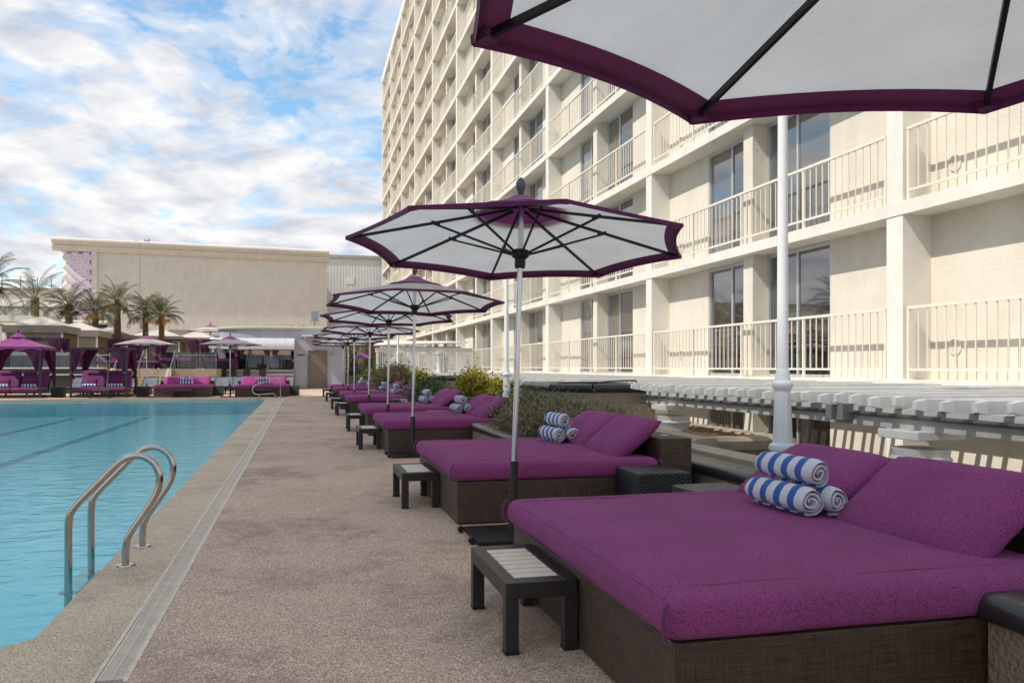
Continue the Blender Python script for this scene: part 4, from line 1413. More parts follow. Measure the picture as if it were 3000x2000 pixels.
hr = thing('pool_handrail', 'bent steel handrail at the far corner of the pool', 'handrail', (0, 0, 0))
sh_ = [(-1.65, -0.5), (-1.65, -0.12), (-1.65, 0.10), (-1.65, 0.17)]
MB().tube([(x, 35.1, z) for x, z in sh_], 0.024, 12).build('post', 'steel', hr, smooth=True)
MB().tube(smooth_path([(-0.84, 35.5, 0.0), (-0.84, 35.5, 0.35), (-0.84, 35.5, 0.68), (-0.89, 35.5, 0.79), (-1.0, 35.5, 0.825), (-1.1, 35.45, 0.80), (-1.45, 35.3, 0.68), (-1.78, 35.15, 0.565), (-1.88, 35.1, 0.49), (-1.92, 35.1, 0.38), (-1.89, 35.1, 0.27), (-1.80, 35.1, 0.20), (-1.65, 35.1, 0.185), (-1.3, 35.3, 0.20), (-1.15, 35.4, 0.20), (-1.04, 35.45, 0.15), (-0.99, 35.5, 0.0)]), 0.024, 12).build('rail', 'steel', hr, smooth=True)

# ================================================================ FAR DECK
# two purple sofas = daybeds turned towards the pool
SOFA = [('left', (-4.98, 38.2)), ('right', (-1.66, 37.75))]
for nm, (sx, sy) in SOFA:
    lb = 'purple daybed sofa facing the pool, the %s one of two at the far end' % nm
    s_ = copy_tree(bed0, lb, (sx, sy, 0), R(90))
    s_['group'] = 'purple sofas at the far pool end'
    for k, yl in ((0, -0.5), (1, 0.5)):
        place_pillow((sx, sy, 0), R(90), yl, 'purple back pillow, %s one of two on the %s sofa at the far end' % ('right' if k == 0 else 'left', nm), k, tilt=R(-50), lx=1.68, lz=0.64)
    for k, z in ((0, 0.59), (1, 0.735)):
        place_towel((sx + 0.02, sy + 1.40, z), -1.3, R(90), 'striped rolled towel, %s of two on the %s far sofa' % ('lower' if k == 0 else 'upper', nm), k)
    bt = copy_tree(table0, 'dark bench table in front of the %s far sofa' % nm, (sx + 0.08, sy - 0.21, 0), R(90))


def drape(mb, post, d, w_top, z_top, z_knot, z_bot, nrm, w_bot=0.2, pleats=7, seed=0, sag=0.0):
    """tied-back curtain: sheet from the beam gathered at a knot on the post"""
    d, nrm, post = Vector(d), Vector(nrm), Vector(post)
    nu, nv = 36, 16
    def f(u, v):
        z = z_top + (z_bot - z_top) * v
        kv = (z_top - z_knot) / (z_top - z_bot)
        if v < kv:
            k = v / kv
            w = w_top * (1 - k) ** 0.8 * (1 - 0.25 * math.sin(PI * k)) + 0.07
        else:
            k = (v - kv) / (1 - kv)
            w = 0.07 + (w_bot - 0.07) * math.sin(k * PI / 2)
        amp = 0.018 + 0.03 * min(1, abs(v - kv) * 2.2)
        return post + d * (w * (u - 0.06)) + nrm * (amp * math.sin(u * pleats * 2 * PI + seed + 2 * v)) + Vector((0, 0, z - sag * (1 - v) * u * (1 - u)))
    mb.grid(f, nu, nv)
    kn = Vector((post.x, post.y, z_knot)) + d * 0.04
    mb.lathe([(0.03, -0.07), (0.075, -0.03), (0.085, 0.0), (0.07, 0.035), (0.03, 0.07)], 10, kn)


def canopy_bed(label, loc, w, d, h, roof, seed, group):
    """four-post canopied double lounger with tied curtains"""
    t = thing('canopied_daybed', label, 'canopied daybed', loc, 0, group)
    hw = w / 2
    for y_ in (0.0, d):
        MB().box(-hw + 0.041, hw - 0.041, y_ - 0.035, y_ + 0.035, h - 0.08, h).build('top_beam', 'dark_metal', t)
        MB().box(-hw + 0.041, hw - 0.041, y_ - 0.03, y_ + 0.03, 0.02, 0.09).build('base_rail', 'dark_metal', t)
    for x in (-hw, hw):
        MB().box(x - 0.035, x + 0.035, 0.041, d - 0.041, h - 0.08, h).build('top_beam', 'dark_metal', t)
        MB().box(x - 0.03, x + 0.03, 0.041, d - 0.041, 0.02, 0.09).build('base_rail', 'dark_metal', t)
    for x in (-hw, hw):
        for y_ in (0.0, d):
            MB().box(x - 0.04, x + 0.04, y_ - 0.04, y_ + 0.04, 0.0, h + 0.002).build('post', 'dark_metal', t)
    if roof:
        rf = MB()
        ap = (0, d / 2, h + 0.62)
        q = [(-hw - 0.05, -0.05), (hw + 0.05, -0.05), (hw + 0.05, d + 0.05), (-hw - 0.05, d + 0.05)]
        for i in range(4):
            a, b = q[i], q[(i + 1) % 4]
            def f(u, v, a=a, b=b):
                x = a[0] + (b[0] - a[0]) * u
                yy = a[1] + (b[1] - a[1]) * u
                k = v
                z = h + 0.03 + (0.50) * (1 - (1 - k) ** 1.0) - 0.05 * math.sin(PI * k) * 1.0
                return (x * (1 - k) + ap[0] * k, yy * (1 - k) + ap[1] * k, z)
            rf.grid(f, 6, 8)
            rf.grid(lambda u, v, a=a, b=b: (a[0] + (b[0] - a[0]) * u, a[1] + (b[1] - a[1]) * u, h + 0.03 - v * (0.12 + 0.035 * math.cos(u * 6 * PI))), 24, 2)
        r_ = rf.build('roof', 'canopy_purple', t, smooth=True, angle=25, fix=False)
        cp_ = MB()
        for i in range(8):
            a0, a1 = i * PI / 4, (i + 1) * PI / 4
            cp_.add([(0, d / 2, h + 0.66), (0.34 * math.cos(a0), d / 2 + 0.34 * math.sin(a0), h + 0.44), (0.34 * math.cos(a1), d / 2 + 0.34 * math.sin(a1), h + 0.44)], [(0, 1, 2)])
        cp_.build('roof_cap', 'canopy_purple', r_, fix=False)
        MB().lathe([(0.02, h + 0.65), (0.045, h + 0.68), (0.04, h + 0.73), (0.005, h + 0.76)], 10, (0, d / 2, 0)).build('finial', 'black_metal', r_, smooth=True)
    else:
        MB().grid(lambda u, v: (-hw + w * u, d * v, h - 0.03 - 0.06 * math.sin(PI * u) * math.sin(PI * v)), 12, 12).build('roof', 'curtain', t, smooth=True, fix=False)
    for x, dx in ((-hw, 1), (hw, -1)):
        for y_, dy in ((0.0, 1), (d, -1)):
            c_ = MB()
            out = -0.06 if y_ == 0 else 0.0
            drape(c_, (x, y_, 0), (dx, 0, 0), w * 0.30, h - 0.05, 1.02, 0.78, (0, 1, 0), 0.18, 7, seed + x)
            drape(c_, (x, y_, 0), (0, dy, 0), d * 0.32, h - 0.05, 1.05, 0.62, (1, 0, 0), 0.22, 7, seed + y_)
            c_.build('curtain', 'curtain', t, smooth=True, angle=70, fix=False)
    # two reclining mattresses
    for s_ in (-1, 1):
        cx = s_ * (hw / 2 - 0.02)
        mw = hw / 2 - 0.06
        bl = obj('seat_cushion', soft_box(cx - mw - 0.02, cx + mw + 0.02, 0.06, 1.35, 0.26, 0.42, 0.05, seed=seed), 'purple_dk', t)
        ba = obj('back_cushion', soft_box(-mw, mw, -0.07, 0.07, 0.0, 0.86, 0.05, seed=seed + 2), 'purple_dk', t, (cx, 1.28, 0.40), (R(-34), 0, 0))
        obj('head_cushion', soft_box(-mw * 0.62, mw * 0.62, -0.15, -0.055, 0.62, 0.78, 0.04, seed=seed + 4), 'purple_dk', ba)
        sf = MB().box(cx - mw, cx + mw, 0.1, 1.5, 0.20, 0.255)
        sf.bar((cx, 1.62, 0.25), (cx, 1.9, 0.85), 2 * mw - 0.05, 0.03, up=(0, -1, 0.4))
        sf.build('lounger_frame', 'dark_metal', t)
        for yy in (0.3, 1.3):
            MB().box(cx - 0.03, cx + 0.03, yy - 0.03, yy + 0.03, 0.0, 0.2).build('leg', 'dark_metal', t)
    return t


canopy_bed('canopied daybed with bright purple peaked roof at far left', (-11.62, 38.3, 0), 2.25, 2.1, 2.10, True, 1, 'canopied daybeds on the far deck')
canopy_bed('canopied daybed with flat dark roof and tied curtains', (-8.27, 38.3, 0), 2.14, 2.1, 2.11, False, 2, 'canopied daybeds on the far deck')
copy_tree(table0, 'dark bench table in front of the flat roofed canopied daybed', (-8.15, 37.95, 0), R(90))
sm_pil = pillow_mesh(0.50, 0.42, 0.16, 5, 14)
k = 0
for nm, cx in (('peaked roofed', -11.62), ('flat roofed', -8.27)):
    for s_, sd in ((-1, 'left'), (1, 'right')):
        o = obj('scatter_pillow', sm_pil, 'trim_purple')
        o.matrix_world = Matrix.Translation((cx + s_ * 0.53, 39.32, 0.60)) @ Matrix.Rotation(R(90), 4, 'Z') @ Matrix.Rotation(R(-60), 4, 'Y')
        tag(o, 'small plum scatter pillow, %s seat of the %s canopied daybed' % (sd, nm), 'pillow', 'scatter pillows')
        place_towel((cx + s_ * 0.53, 38.95, 0.505), -1.3, R(90), 'striped rolled towel on the %s seat of the %s canopied daybed' % (sd, nm), k)
        k += 1

for lab, p, ph in (('white and purple umbrella at the pool end left of the left sofa', (-6.43, 38.45, 0), 0.35), ('white and purple umbrella at the pool end between the two sofas', (-2.98, 37.75, 0), 0.2), ('white and purple umbrella on the upper terrace behind the bar roof edge', (-5.3, 53.0, 1.2), 0.5), ('umbrella at the left picture edge behind the peaked canopied daybed', (-16.0, 47.5, 1.2), 0.1)):
    u_ = copy_tree(umb0, lab, p)
    set_lean(u_, ph, 0.0, 0.0)


# grey sling loungers behind the sofas
def make_chaise():
    t = thing('lounger', 'x', 'lounger', (0, 0, 0), 0, 'grey sling loungers')
    for x in (-0.32, 0.32):
        MB().box(x - 0.025, x + 0.025, 0.0, 1.95, 0.30, 0.36).build('side_rail', 'black_metal', t)
    MB().box(-0.295, 0.295, 0.0, 0.05, 0.305, 0.355).build('foot_rail', 'black_metal', t)
    for x in (-0.32, 0.32):
        for y_ in (0.12, 1.75):
            MB().box(x - 0.024, x + 0.024, y_ - 0.024, y_ + 0.024, 0.0, 0.299).build('leg', 'black_metal', t)
    MB().grid(lambda u, v: (-0.30 + 0.6 * u, 0.02 + 1.22 * v, 0.365 - 0.02 * math.sin(PI * u)), 6, 10).build('seat_sling', 'grey_sling', t, smooth=True, fix=False)
    MB().grid(lambda u, v: (-0.31 + 0.62 * u, 1.24 + 0.50 * v, 0.37 + 0.44 * v - 0.018 * math.sin(PI * u) * (1 + math.sin(v * 9))), 8, 14).build('back_sling', 'grey_sling', t, smooth=True, fix=False)
    bf = MB()
    for x in (-0.325, 0.325):
        bf.bar((x, 1.24, 0.36), (x, 1.75, 0.81), 0.03, 0.03)
        bf.bar((x, 1.60, 0.68), (x, 1.85, 0.36), 0.02, 0.02)
    bf.bar((-0.325, 1.75, 0.81), (0.325, 1.75, 0.81), 0.03, 0.03)
    bf.build('back_frame', 'black_metal', t)
    return t


ch0 = make_chaise()
chx = [(-10.25, 42.3), (-9.35, 42.2), (-7.95, 42.3), (-7.15, 41.9), (-6.35, 41.9), (-5.72, 42.7), (-5.2, 42.5), (-4.55, 42.6), (-3.85, 41.8), (-3.42, 42.5), (-2.95, 41.8), (-2.48, 42.4), (-1.52, 42.2), (-0.78, 42.2)]
for i, (x, y_) in enumerate(chx):
    c_ = ch0 if i == 0 else copy_tree(ch0)
    c_.location = (x, y_, 0)
    c_.rotation_euler = (0, 0, random.Random(i).uniform(-0.09, 0.09))
    c_['label'] = 'grey sling lounger, %s from the left in the row behind the pool end sofas' % ['first', 'second', 'third', 'fourth', 'fifth', 'sixth', 'seventh', 'eighth', 'ninth', 'tenth', 'eleventh', 'twelfth', 'thirteenth', 'fourteenth'][i]

# ================================================================ TERRACE, STEPS
TZ = 1.18
tr = MB()
tr.box(-45, -9.35, 46.0, 90, 0.0, TZ)
tr.box(-9.35, -6.45, 46.0, 90, 0.0, TZ - 0.0005)
tr.box(-6.45, -4.35, 46.0, 90, 0.0, TZ)
tr.box(-4.35, 2.2, 52.6, 90, 0.0, TZ)
struct(tr.build('terrace', 'steps'))
struct(MB().box(2.2, 9, 52.9, 99, 0.0, 0.05).build('garden_ground', 'soil'))
st = thing('stone_steps', 'flight of tan stone steps up to the terrace', 'steps', (0, 0, 0))
for i in range(6):
    z1 = TZ * (6 - i) / 7
    y1 = 45.98 - i * 0.34
    MB().box(-9.1, -6.70, y1 - 0.36, y1, 0.0, z1 - i * 0.0004).build('step', 'steps', st, bevel=0.01)
for x in (-9.35, -6.69):
    sp_ = [(0, 0), (2.35, 0), (2.35, 0.05), (0.05, TZ + 0.04), (0, TZ + 0.04)]
    MB().sweep(sp_, (x, 45.99, 0), (x + 0.25, 45.99, 0), (0, -1, 0)).build('side_wall', 'steps', st)
for i, (x, lab) in enumerate(((-8.95, 'steel stair handrail at the left of the stone steps'), (-7.85, 'steel stair handrail in the middle of the stone steps'), (-6.35, 'steel stair handrail at the right of the stone steps'))):
    h_ = thing('stair_handrail', lab, 'handrail', (x, 0, 0), 0, 'steel handrails of the stone steps')
    MB().tube(smooth_path([(0, 46.35, TZ + 0.55), (0, 46.65, TZ + 0.58), (0, 46.7, TZ + 0.85), (0, 46.4, TZ + 0.92), (0, 46.1, TZ + 0.9), (0, 45.0, TZ + 0.30), (0, 43.9, TZ - 0.32), (0, 43.75, TZ - 0.38), (0, 43.55, TZ - 0.42), (0, 43.5, TZ - 0.60)], 5), 0.025, 8).build('rail', 'steel', h_, smooth=True)
    for yy, zt in ((46.2, TZ + 0.9), (45.0, TZ + 0.3), (43.9, TZ - 0.3)):
        MB().tube([(0, yy, 0.0 if yy < 46 else TZ), (0, yy, zt)], 0.022, 8).build('post', 'steel', h_, smooth=True)

# glass balustrade along the terrace edge
def balustrade(label, xs, y_, z0):
    t = thing('glass_balustrade', label, 'balustrade', (0, 0, 0), 0, 'glass balustrades of the terrace')
    for x in xs:
        MB().tube([(x, y_, z0), (x, y_, z0 + 0.86)], 0.026, 8).build('post', 'steel', t, smooth=True)
    for a, b in zip(xs, xs[1:]):
        MB().box(a + 0.04, b - 0.04, y_ - 0.006, y_ + 0.006, z0 + 0.06, z0 + 0.90).build('glass_panel', 'clear', t)
    MB().tube([(xs[0], y_ - 0.03, z0 + 0.72), (xs[-1], y_ - 0.03, z0 + 0.72)], 0.022, 8).build('top_rail', 'steel', t, smooth=True)


balustrade('glass balustrade right of the stone steps', [-6.40, -6.2, -5.3, -4.35], 46.15, TZ)
balustrade('glass balustrade seen through the bar opening', [-4.2, -3.2, -2.3, -1.3, -0.6], 53.2, TZ)
balustrade('glass balustrade left of the stone steps', [-14.0, -12.8, -11.6, -10.4, -9.5], 46.4, TZ)
# dark bench tiers left of the steps
bt = thing('bench_tiers', 'dark tiered counter with pale tops left of the stone steps', 'counter', (0, 0, 0))
MB().box(-15, -9.55, 44.9, 45.95, 0.0, 0.88).build('lower_tier', 'dark_int', bt)
MB().box(-15.05, -9.5, 44.85, 45.95, 0.883, 0.94).build('lower_top', 'counter', bt)
MB().box(-15, -9.6, 45.5, 45.96, 0.943, 1.20).build('upper_tier', 'dark_int', bt)
MB().box(-15.05, -9.55, 45.45, 46.2, 1.203, 1.27).build('upper_top', 'counter', bt)
cbn = thing('dark_cabinet', 'long dark cabinet on the terrace behind the peaked canopied daybed', 'cabinet', (0, 0, 0))
MB().box(-14.6, -10.4, 47.2, 47.8, TZ, TZ + 0.78).build('body', 'dark_int', cbn)
MB().box(-14.65, -10.35, 47.15, 47.85, TZ + 0.783, TZ + 0.83).build('top', 'counter', cbn)
for i in range(5):
    d_ = MB().box(-14.55 + i * 0.83, -13.76 + i * 0.83, 47.17, 47.198, TZ + 0.08, TZ + 0.74).build('door', 'slate', cbn)
    MB().lathe([(0.025, 0), (0.03, 0.02), (0.01, 0.03)], 8, (-13.85 + i * 0.83, 47.16, TZ + 0.4)).build('knob', 'steel', d_)
tag(MB().box(-10.28, -9.85, 44.7, 44.72, 0.78, 1.0).build('small_sign', 'teal_sign'), 'small teal board on the dark tiered counter', 'sign')

# purple loungers and curtained cabanas on the terrace
def terrace_lounger():
    t = thing('purple_lounger', 'x', 'lounger', (0, 0, 0), 0, 'purple loungers on the terrace')
    MB().box(-0.35, 0.35, 0, 1.9, 0.24, 0.32).build('frame', 'black_metal', t)
    for x in (-0.3, 0.3):
        for y_ in (0.1, 1.8):
            MB().box(x - 0.03, x + 0.03, y_ - 0.03, y_ + 0.03, 0.0, 0.24).build('leg', 'black_metal', t)
    obj('seat_cushion', soft_box(-0.34, 0.34, 0.0, 1.25, 0.32, 0.42, 0.04), 'canopy_purple', t)
    obj('back_cushion', soft_box(-0.34, 0.34, -0.05, 0.05, 0.0, 0.78, 0.04), 'canopy_purple', t, (0, 1.24, 0.38), (R(-55), 0, 0))
    return t


tl0 = terrace_lounger()
tls = [((-11.3, 47.6), 90), ((-9.2, 47.9), 90), ((-8.95, 48.7), 90), ((-7.7, 48.0), 90), ((-7.6, 48.8), 90)]
for i, (p, a) in enumerate(tls):
    c_ = tl0 if i == 0 else copy_tree(tl0)
    c_.location = (p[0], p[1], TZ)
    c_.rotation_euler = (0, 0, R(a))
    c_['label'] = 'purple cushioned lounger on the terrace, %s from the left' % ['first', 'second', 'third', 'fourth', 'fifth'][i]


def curtained_cabana(label, loc, w, d, h):
    t = thing('curtained_cabana', label, 'cabana', loc, 0, 'purple curtained cabanas on the terrace')
    hw = w / 2
    for x in (-hw, hw):
        for y_ in (0, d):
            MB().box(x - 0.035, x + 0.035, y_ - 0.035, y_ + 0.035, 0, h).build('post', 'dark_metal', t)
    for y_ in (0, d):
        MB().box(-hw + 0.041, hw - 0.041, y_ - 0.03, y_ + 0.03, h - 0.07, h - 0.002).build('top_beam', 'dark_metal', t)
    for x in (-hw, hw):
        MB().box(x - 0.03, x + 0.03, 0.041, d - 0.041, h - 0.07, h - 0.002).build('top_beam', 'dark_metal', t)
    for x, dx in ((-hw, 1), (hw, -1)):
        for y_, dy in ((0, 1), (d, -1)):
            c_ = MB()
            drape(c_, (x, y_ - 0.06, 0), (dx, 0, 0), w * 0.34, h, 0.75, 0.05, (0, 1, 0), 0.35, 8, x + y_)
            drape(c_, (x, y_, 0), (0, dy, 0), d * 0.34, h, 0.75, 0.05, (1, 0, 0), 0.35, 8, x - y_)
            c_.build('curtain', 'curtain', t, smooth=True, angle=70, fix=False)
    MB().box(-hw + 0.15, hw - 0.15, 0.3, d - 0.2, 0.0, 0.42).build('base', 'wicker', t)
    obj('mattress', soft_box(-hw + 0.13, hw - 0.13, 0.28, d - 0.18, 0.42, 0.58, 0.05), 'canopy_purple', t)
    MB().box(-hw + 0.15, hw - 0.15, d - 0.18, d - 0.05, 0.0, 0.95).build('back_rest', 'wicker', t)
    return t


for lab, p, w in (('curtained purple cabana just right of the steps on the terrace', (-6.75, 49.2, TZ), 2.0), ('curtained purple cabana on the terrace beside the bar', (-4.5, 49.6, TZ), 1.9), ('curtained purple cabana behind the flat roofed canopied daybed', (-9.6, 49.6, TZ), 1.3), ('curtained purple cabana behind the peaked canopied daybed', (-13.6, 48.6, TZ), 2.4), ('curtained purple cabana seen through the left of the bar opening', (-3.1, 57.5, TZ), 1.9), ('curtained purple cabana seen through the right of the bar opening', (-0.9, 57.5, TZ), 1.9)):
    curtained_cabana(lab, p, w, 1.9, 1.66)


# beige tent cabanas
def tent(label, loc, w, d, eave=2.28, rise=0.58):
    t = thing('tent_cabana', label, 'cabana', loc, 0, 'beige tent cabanas on the terrace')
    hw, hd = w / 2, d / 2
    rf = MB()
    q = [(-hw - 0.16, -hd - 0.16), (hw + 0.16, -hd - 0.16), (hw + 0.16, hd + 0.16), (-hw - 0.16, hd + 0.16)]
    for i in range(4):
        a, b = q[i], q[(i + 1) % 4]
        rf.grid(lambda u, v, a=a, b=b: ((a[0] + (b[0] - a[0]) * u) * (1 - v), (a[1] + (b[1] - a[1]) * u) * (1 - v), eave + 0.10 + rise * v - 0.05 * math.sin(PI * v) * math.sin(PI * u)), 6, 6)
    r_ = rf.build('roof', 'tent_roof', t, smooth=True, angle=20, fix=False)
    for i in range(4):
        a, b = q[i], q[(i + 1) % 4]
        va = MB()
        va.grid(lambda u, v, a=a, b=b: (a[0] + (b[0] - a[0]) * u, a[1] + (b[1] - a[1]) * u, eave + 0.099 - 0.40 * v * (1 - 0.16 * (abs(2 * u - 1) ** 24))), 40, 3)
        va.build('valance', 'taupe_tent', r_, smooth=True, fix=False)
    for x in (-hw, hw):
        for y_ in (-hd, hd):
            MB().box(x - 0.05, x + 0.05, y_ - 0.05, y_ + 0.05, 0, eave).build('post', 'white_paint', t)
    MB().box(-hw + 0.06, hw - 0.06, -hd - 0.012, -hd + 0.012, 0.02, eave).build('end_wall', 'taupe_tent', t)
    MB().box(hw - 0.012, hw + 0.012, -hd + 0.06, hd - 0.06, 0.02, eave).build('side_screen', 'brown_screen', t)
    MB().box(-hw - 0.012, -hw + 0.012, -hd + 0.06, hd - 0.06, 0.02, eave).build('side_wall', 'taupe_tent', t)
    return t


for i, (x, y_, w) in enumerate(((-14.15, 52.2, 2.75), (-13.7, 58.2, 2.75), (-13.2, 64.6, 2.75), (-12.0, 72.0, 2.75), (-10.3, 67.5, 3.0), (-8.0, 70.5, 2.6))):
    tent('beige tent cabana with peaked roof, %s from the left on the terrace' % ['first', 'second', 'third', 'fourth', 'fifth', 'sixth'][i], (x, y_, TZ), w, 3.2)

# ================================================================ BAR PAVILION
bar = thing('bar_pavilion', 'blue grey bar pavilion with curved roof edge, awning and brown door', 'pavilion', (0, 0, 0))
path = [(2.5, 50.5), (0.2, 50.5), (-2.2, 50.5), (-2.9, 50.56), (-3.5, 50.72), (-4.05, 51.0), (-4.45, 51.4), (-4.68, 51.9), (-4.75, 52.4)]
inner = [(2.5, 50.8), (0.2, 50.8), (-2.2, 50.8), (-2.85, 50.86), (-3.38, 51.0), (-3.85, 51.24), (-4.18, 51.56), (-4.38, 51.97), (-4.45, 52.4)]
up = MB()
n = len(path)
vs_ = [(p[0], p[1], 2.28) for p in path] + [(p[0], p[1], 2.28) for p in inner] + [(p[0], p[1], 3.45) for p in path] + [(p[0], p[1], 3.45) for p in inner]
fs_ = []
for i in range(n - 1):
    fs_ += [(i, i + 1, 2 * n + i + 1, 2 * n + i), (n + i, 3 * n + i, 3 * n + i + 1, n + i + 1), (i, n + i, n + i + 1, i + 1), (2 * n + i, 2 * n + i + 1, 3 * n + i + 1, 3 * n + i)]
fs_ += [(0, 2 * n, 3 * n, n), (n - 1, 2 * n - 1, 4 * n - 1, 3 * n - 1)]
up.add(vs_, fs_)
up.build('upper_wall', 'bluegrey', bar, smooth=True, angle=30)
MB().tube([(p[0], p[1] - 0.02, 3.53) for p in smooth_path([(x, y_, 0) for x, y_ in path], 4)], 0.115, 12).build('cornice', 'trim_taupe', bar, smooth=True)
MB().prism([(p[0] + 0.0, p[1] + 0.1) for p in path] + [(2.5, 52.4)], 3.40, 3.50).build('roof', 'trim_taupe', bar)
MB().box(-0.43, 2.5, 50.502, 50.8, 0.0, 2.278).build('front_wall', 'bluegrey', bar)
MB().box(2.2, 2.5, 50.802, 52.5, 0.0, 3.43).build('side_wall', 'bluegrey', bar)
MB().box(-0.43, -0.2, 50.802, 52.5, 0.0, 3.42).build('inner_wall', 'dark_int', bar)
MB().box(-4.68, -4.28, 50.9, 52.4, 0.0, 2.277).build('left_pier', 'bluegrey', bar)
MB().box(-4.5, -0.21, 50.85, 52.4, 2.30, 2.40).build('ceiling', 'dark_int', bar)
MB().box(-0.43, 0.33, 50.46, 50.5, 0.0, 0.22).build('base_trim', 'trim_taupe', bar, bevel=0.012)
MB().box(1.47, 2.52, 50.46, 50.5, 0.0, 0.22).build('base_trim', 'trim_taupe', bar, bevel=0.012)
dr_ = MB().box(0.42, 1.38, 50.47, 50.499, 0.04, 2.19).build('door', 'door_brown', bar)
fr_ = MB()
fr_.box(0.34, 0.415, 50.44, 50.50, 0.0, 2.26)
fr_.box(1.385, 1.46, 50.44, 50.50, 0.0, 2.26)
fr_.box(0.415, 1.385, 50.44, 50.499, 2.195, 2.259)
fr_.build('door_frame', 'door_brown', bar)
MB().box(0.42, 1.38, 50.43, 50.5, 0.0, 0.035).build('threshold', 'steel', dr_)
MB().tube([(1.27, 50.47, 1.02), (1.27, 50.42, 1.02), (1.16, 50.41, 1.02)], 0.02, 8).build('handle', 'steel', dr_, smooth=True)
for z in (0.3, 1.1, 1.95):
    MB().tube([(0.418, 50.46, z - 0.06), (0.418, 50.46, z + 0.06)], 0.012, 6).build('hinge', 'steel', dr_)
# counter
ct = MB().box(-4.5, -0.44, 49.95, 50.55, 1.055, 1.11).build('counter_top', 'counter', bar, bevel=0.006)
MB().box(-4.4, -0.44, 50.15, 50.45, 0.0, 1.052).build('counter_front', 'mosaic', bar)
MB().box(-1.95, -0.44, 49.62, 50.14, 0.83, 0.87).build('low_counter', 'counter', bar, bevel=0.005)
# awning: curved panels with seams
AW = 9
for i in range(AW):
    x0 = -5.1 + (5.1 - 0.40) * i / AW
    x1 = -5.1 + (5.1 - 0.40) * (i + 1) / AW - 0.008
    def aw(u, v):
        a = v * PI / 2
        kx = 0.35 * max(0, (-3.6 - (x0 + (x1 - x0) * u)) / 1.5) ** 2
        if v < 0.78:
            b = v / 0.78 * PI / 2
            return (x0 + (x1 - x0) * u, 50.48 - 0.95 * math.sin(b) + kx, 2.42 + 0.55 * math.cos(b) ** 0.9)
        return (x0 + (x1 - x0) * u, 50.48 - 0.95 + kx, 2.42 - 0.13 * (v - 0.78) / 0.22)
    MB().grid(aw, 2, 14).build('awning_panel', 'awning', bar, smooth=True, angle=40, fix=False)
MB().add([(-0.405, 50.49, 2.97)] + [(-0.405, 50.48 - 0.95 * math.sin(b * PI / 20), 2.42 + 0.55 * math.cos(b * PI / 20) ** 0.9) for b in range(11)] + [(-0.405, 49.53, 2.29), (-0.405, 50.49, 2.29)], [tuple(range(14))]).build('awning_end', 'awning', bar, fix=False)
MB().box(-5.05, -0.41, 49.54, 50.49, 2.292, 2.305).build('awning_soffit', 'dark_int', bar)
# small fittings
MB().box(-0.26, 0.18, 50.49, 50.503, 1.95, 2.01).build('vent_slot', 'black_metal', bar)
wl = MB().box(1.62, 1.78, 50.38, 50.5, 2.0, 2.15).build('wall_light', 'box_beige', bar, bevel=0.02)
MB().box(1.65, 1.75, 50.37, 50.381, 2.03, 2.08).build('lens', 'dark_int', wl)
MB().box(0.11, 0.20, 50.46, 50.5, 1.15, 1.28).build('switch_box', 'box_beige', bar, bevel=0.01)
shf = MB().box(0.0, 2.1, 49.75, 50.5, 3.06, 3.14).build('shelf_canopy', 'white_paint', bar)
for x in (0.15, 0.85, 1.55):
    MB().box(x, x + 0.07, 49.85, 50.5, 2.94, 3.059).build('bracket', 'white_paint', shf)
for lab, x, w, h in (('small roof vent pipe above the bar, left one', -0.6, 0.05, 0.25), ('small roof vent pipe above the bar, right one', 0.1, 0.05, 0.3)):
    t_ = thing('roof_pipe', lab, 'pipe', (x, 50.9, 3.5), 0, 'roof pipes of the bar')
    MB().tube([(0, 0, 0), (0, 0, h), (0.08, 0, h)], 0.03, 8).build('pipe', 'steel_dark', t_, smooth=True)
    MB().box(-0.12, 0.12, -0.1, 0.1, 0.0, 0.03).build('foot', 'steel_dark', t_)
an = thing('roof_bracket', 'grey bracket with a small box standing on the bar roof', 'bracket', (0.75, 51.2, 3.5))
MB().tube([(0, 0, 0), (0, 0, 0.75)], 0.03, 8).build('pole', 'steel_dark', an)
MB().box(-0.2, 0.2, -0.1, 0.1, 0.55, 1.05).build('box', 'steel_dark', an)
for z in (0.36, 0.52, 1.08):
    MB().box(-0.3, 0.3, -0.03, 0.03, z, z + 0.03).build('arm', 'steel_dark', an)
# bar stools
def stool(label, x, y_, first=[None]):
    if first[0] is None:
        t = thing('bar_stool', label, 'bar stool', (x, y_, 0), 0, 'dark bar stools')
        for a in (-0.17, 0.17):
            for b in (-0.17, 0.17):
                MB().box(a - 0.018, a + 0.018, b - 0.018, b + 0.018, 0, 0.70).build('leg', 'dark_metal', t)
        MB().box(-0.2, 0.2, -0.2, 0.2, 0.70, 0.75).build('seat', 'dark_metal', t, bevel=0.01)
        MB().grid(lambda u, v: (-0.19 + 0.38 * u, -0.2 - 0.05 * v, 0.76 + 0.36 * v), 4, 4).build('backrest', 'dark_metal', t, fix=False)
        first[0] = t
        return t
    return copy_tree(first[0], label, (x, y_, 0))
for i, x in enumerate((-4.75, -4.3, -3.75, -3.0, -2.15)):
    stool('dark bar stool at the bar counter, %s from the left' % ['first', 'second', 'third', 'fourth', 'fifth'][i], x, 49.55)
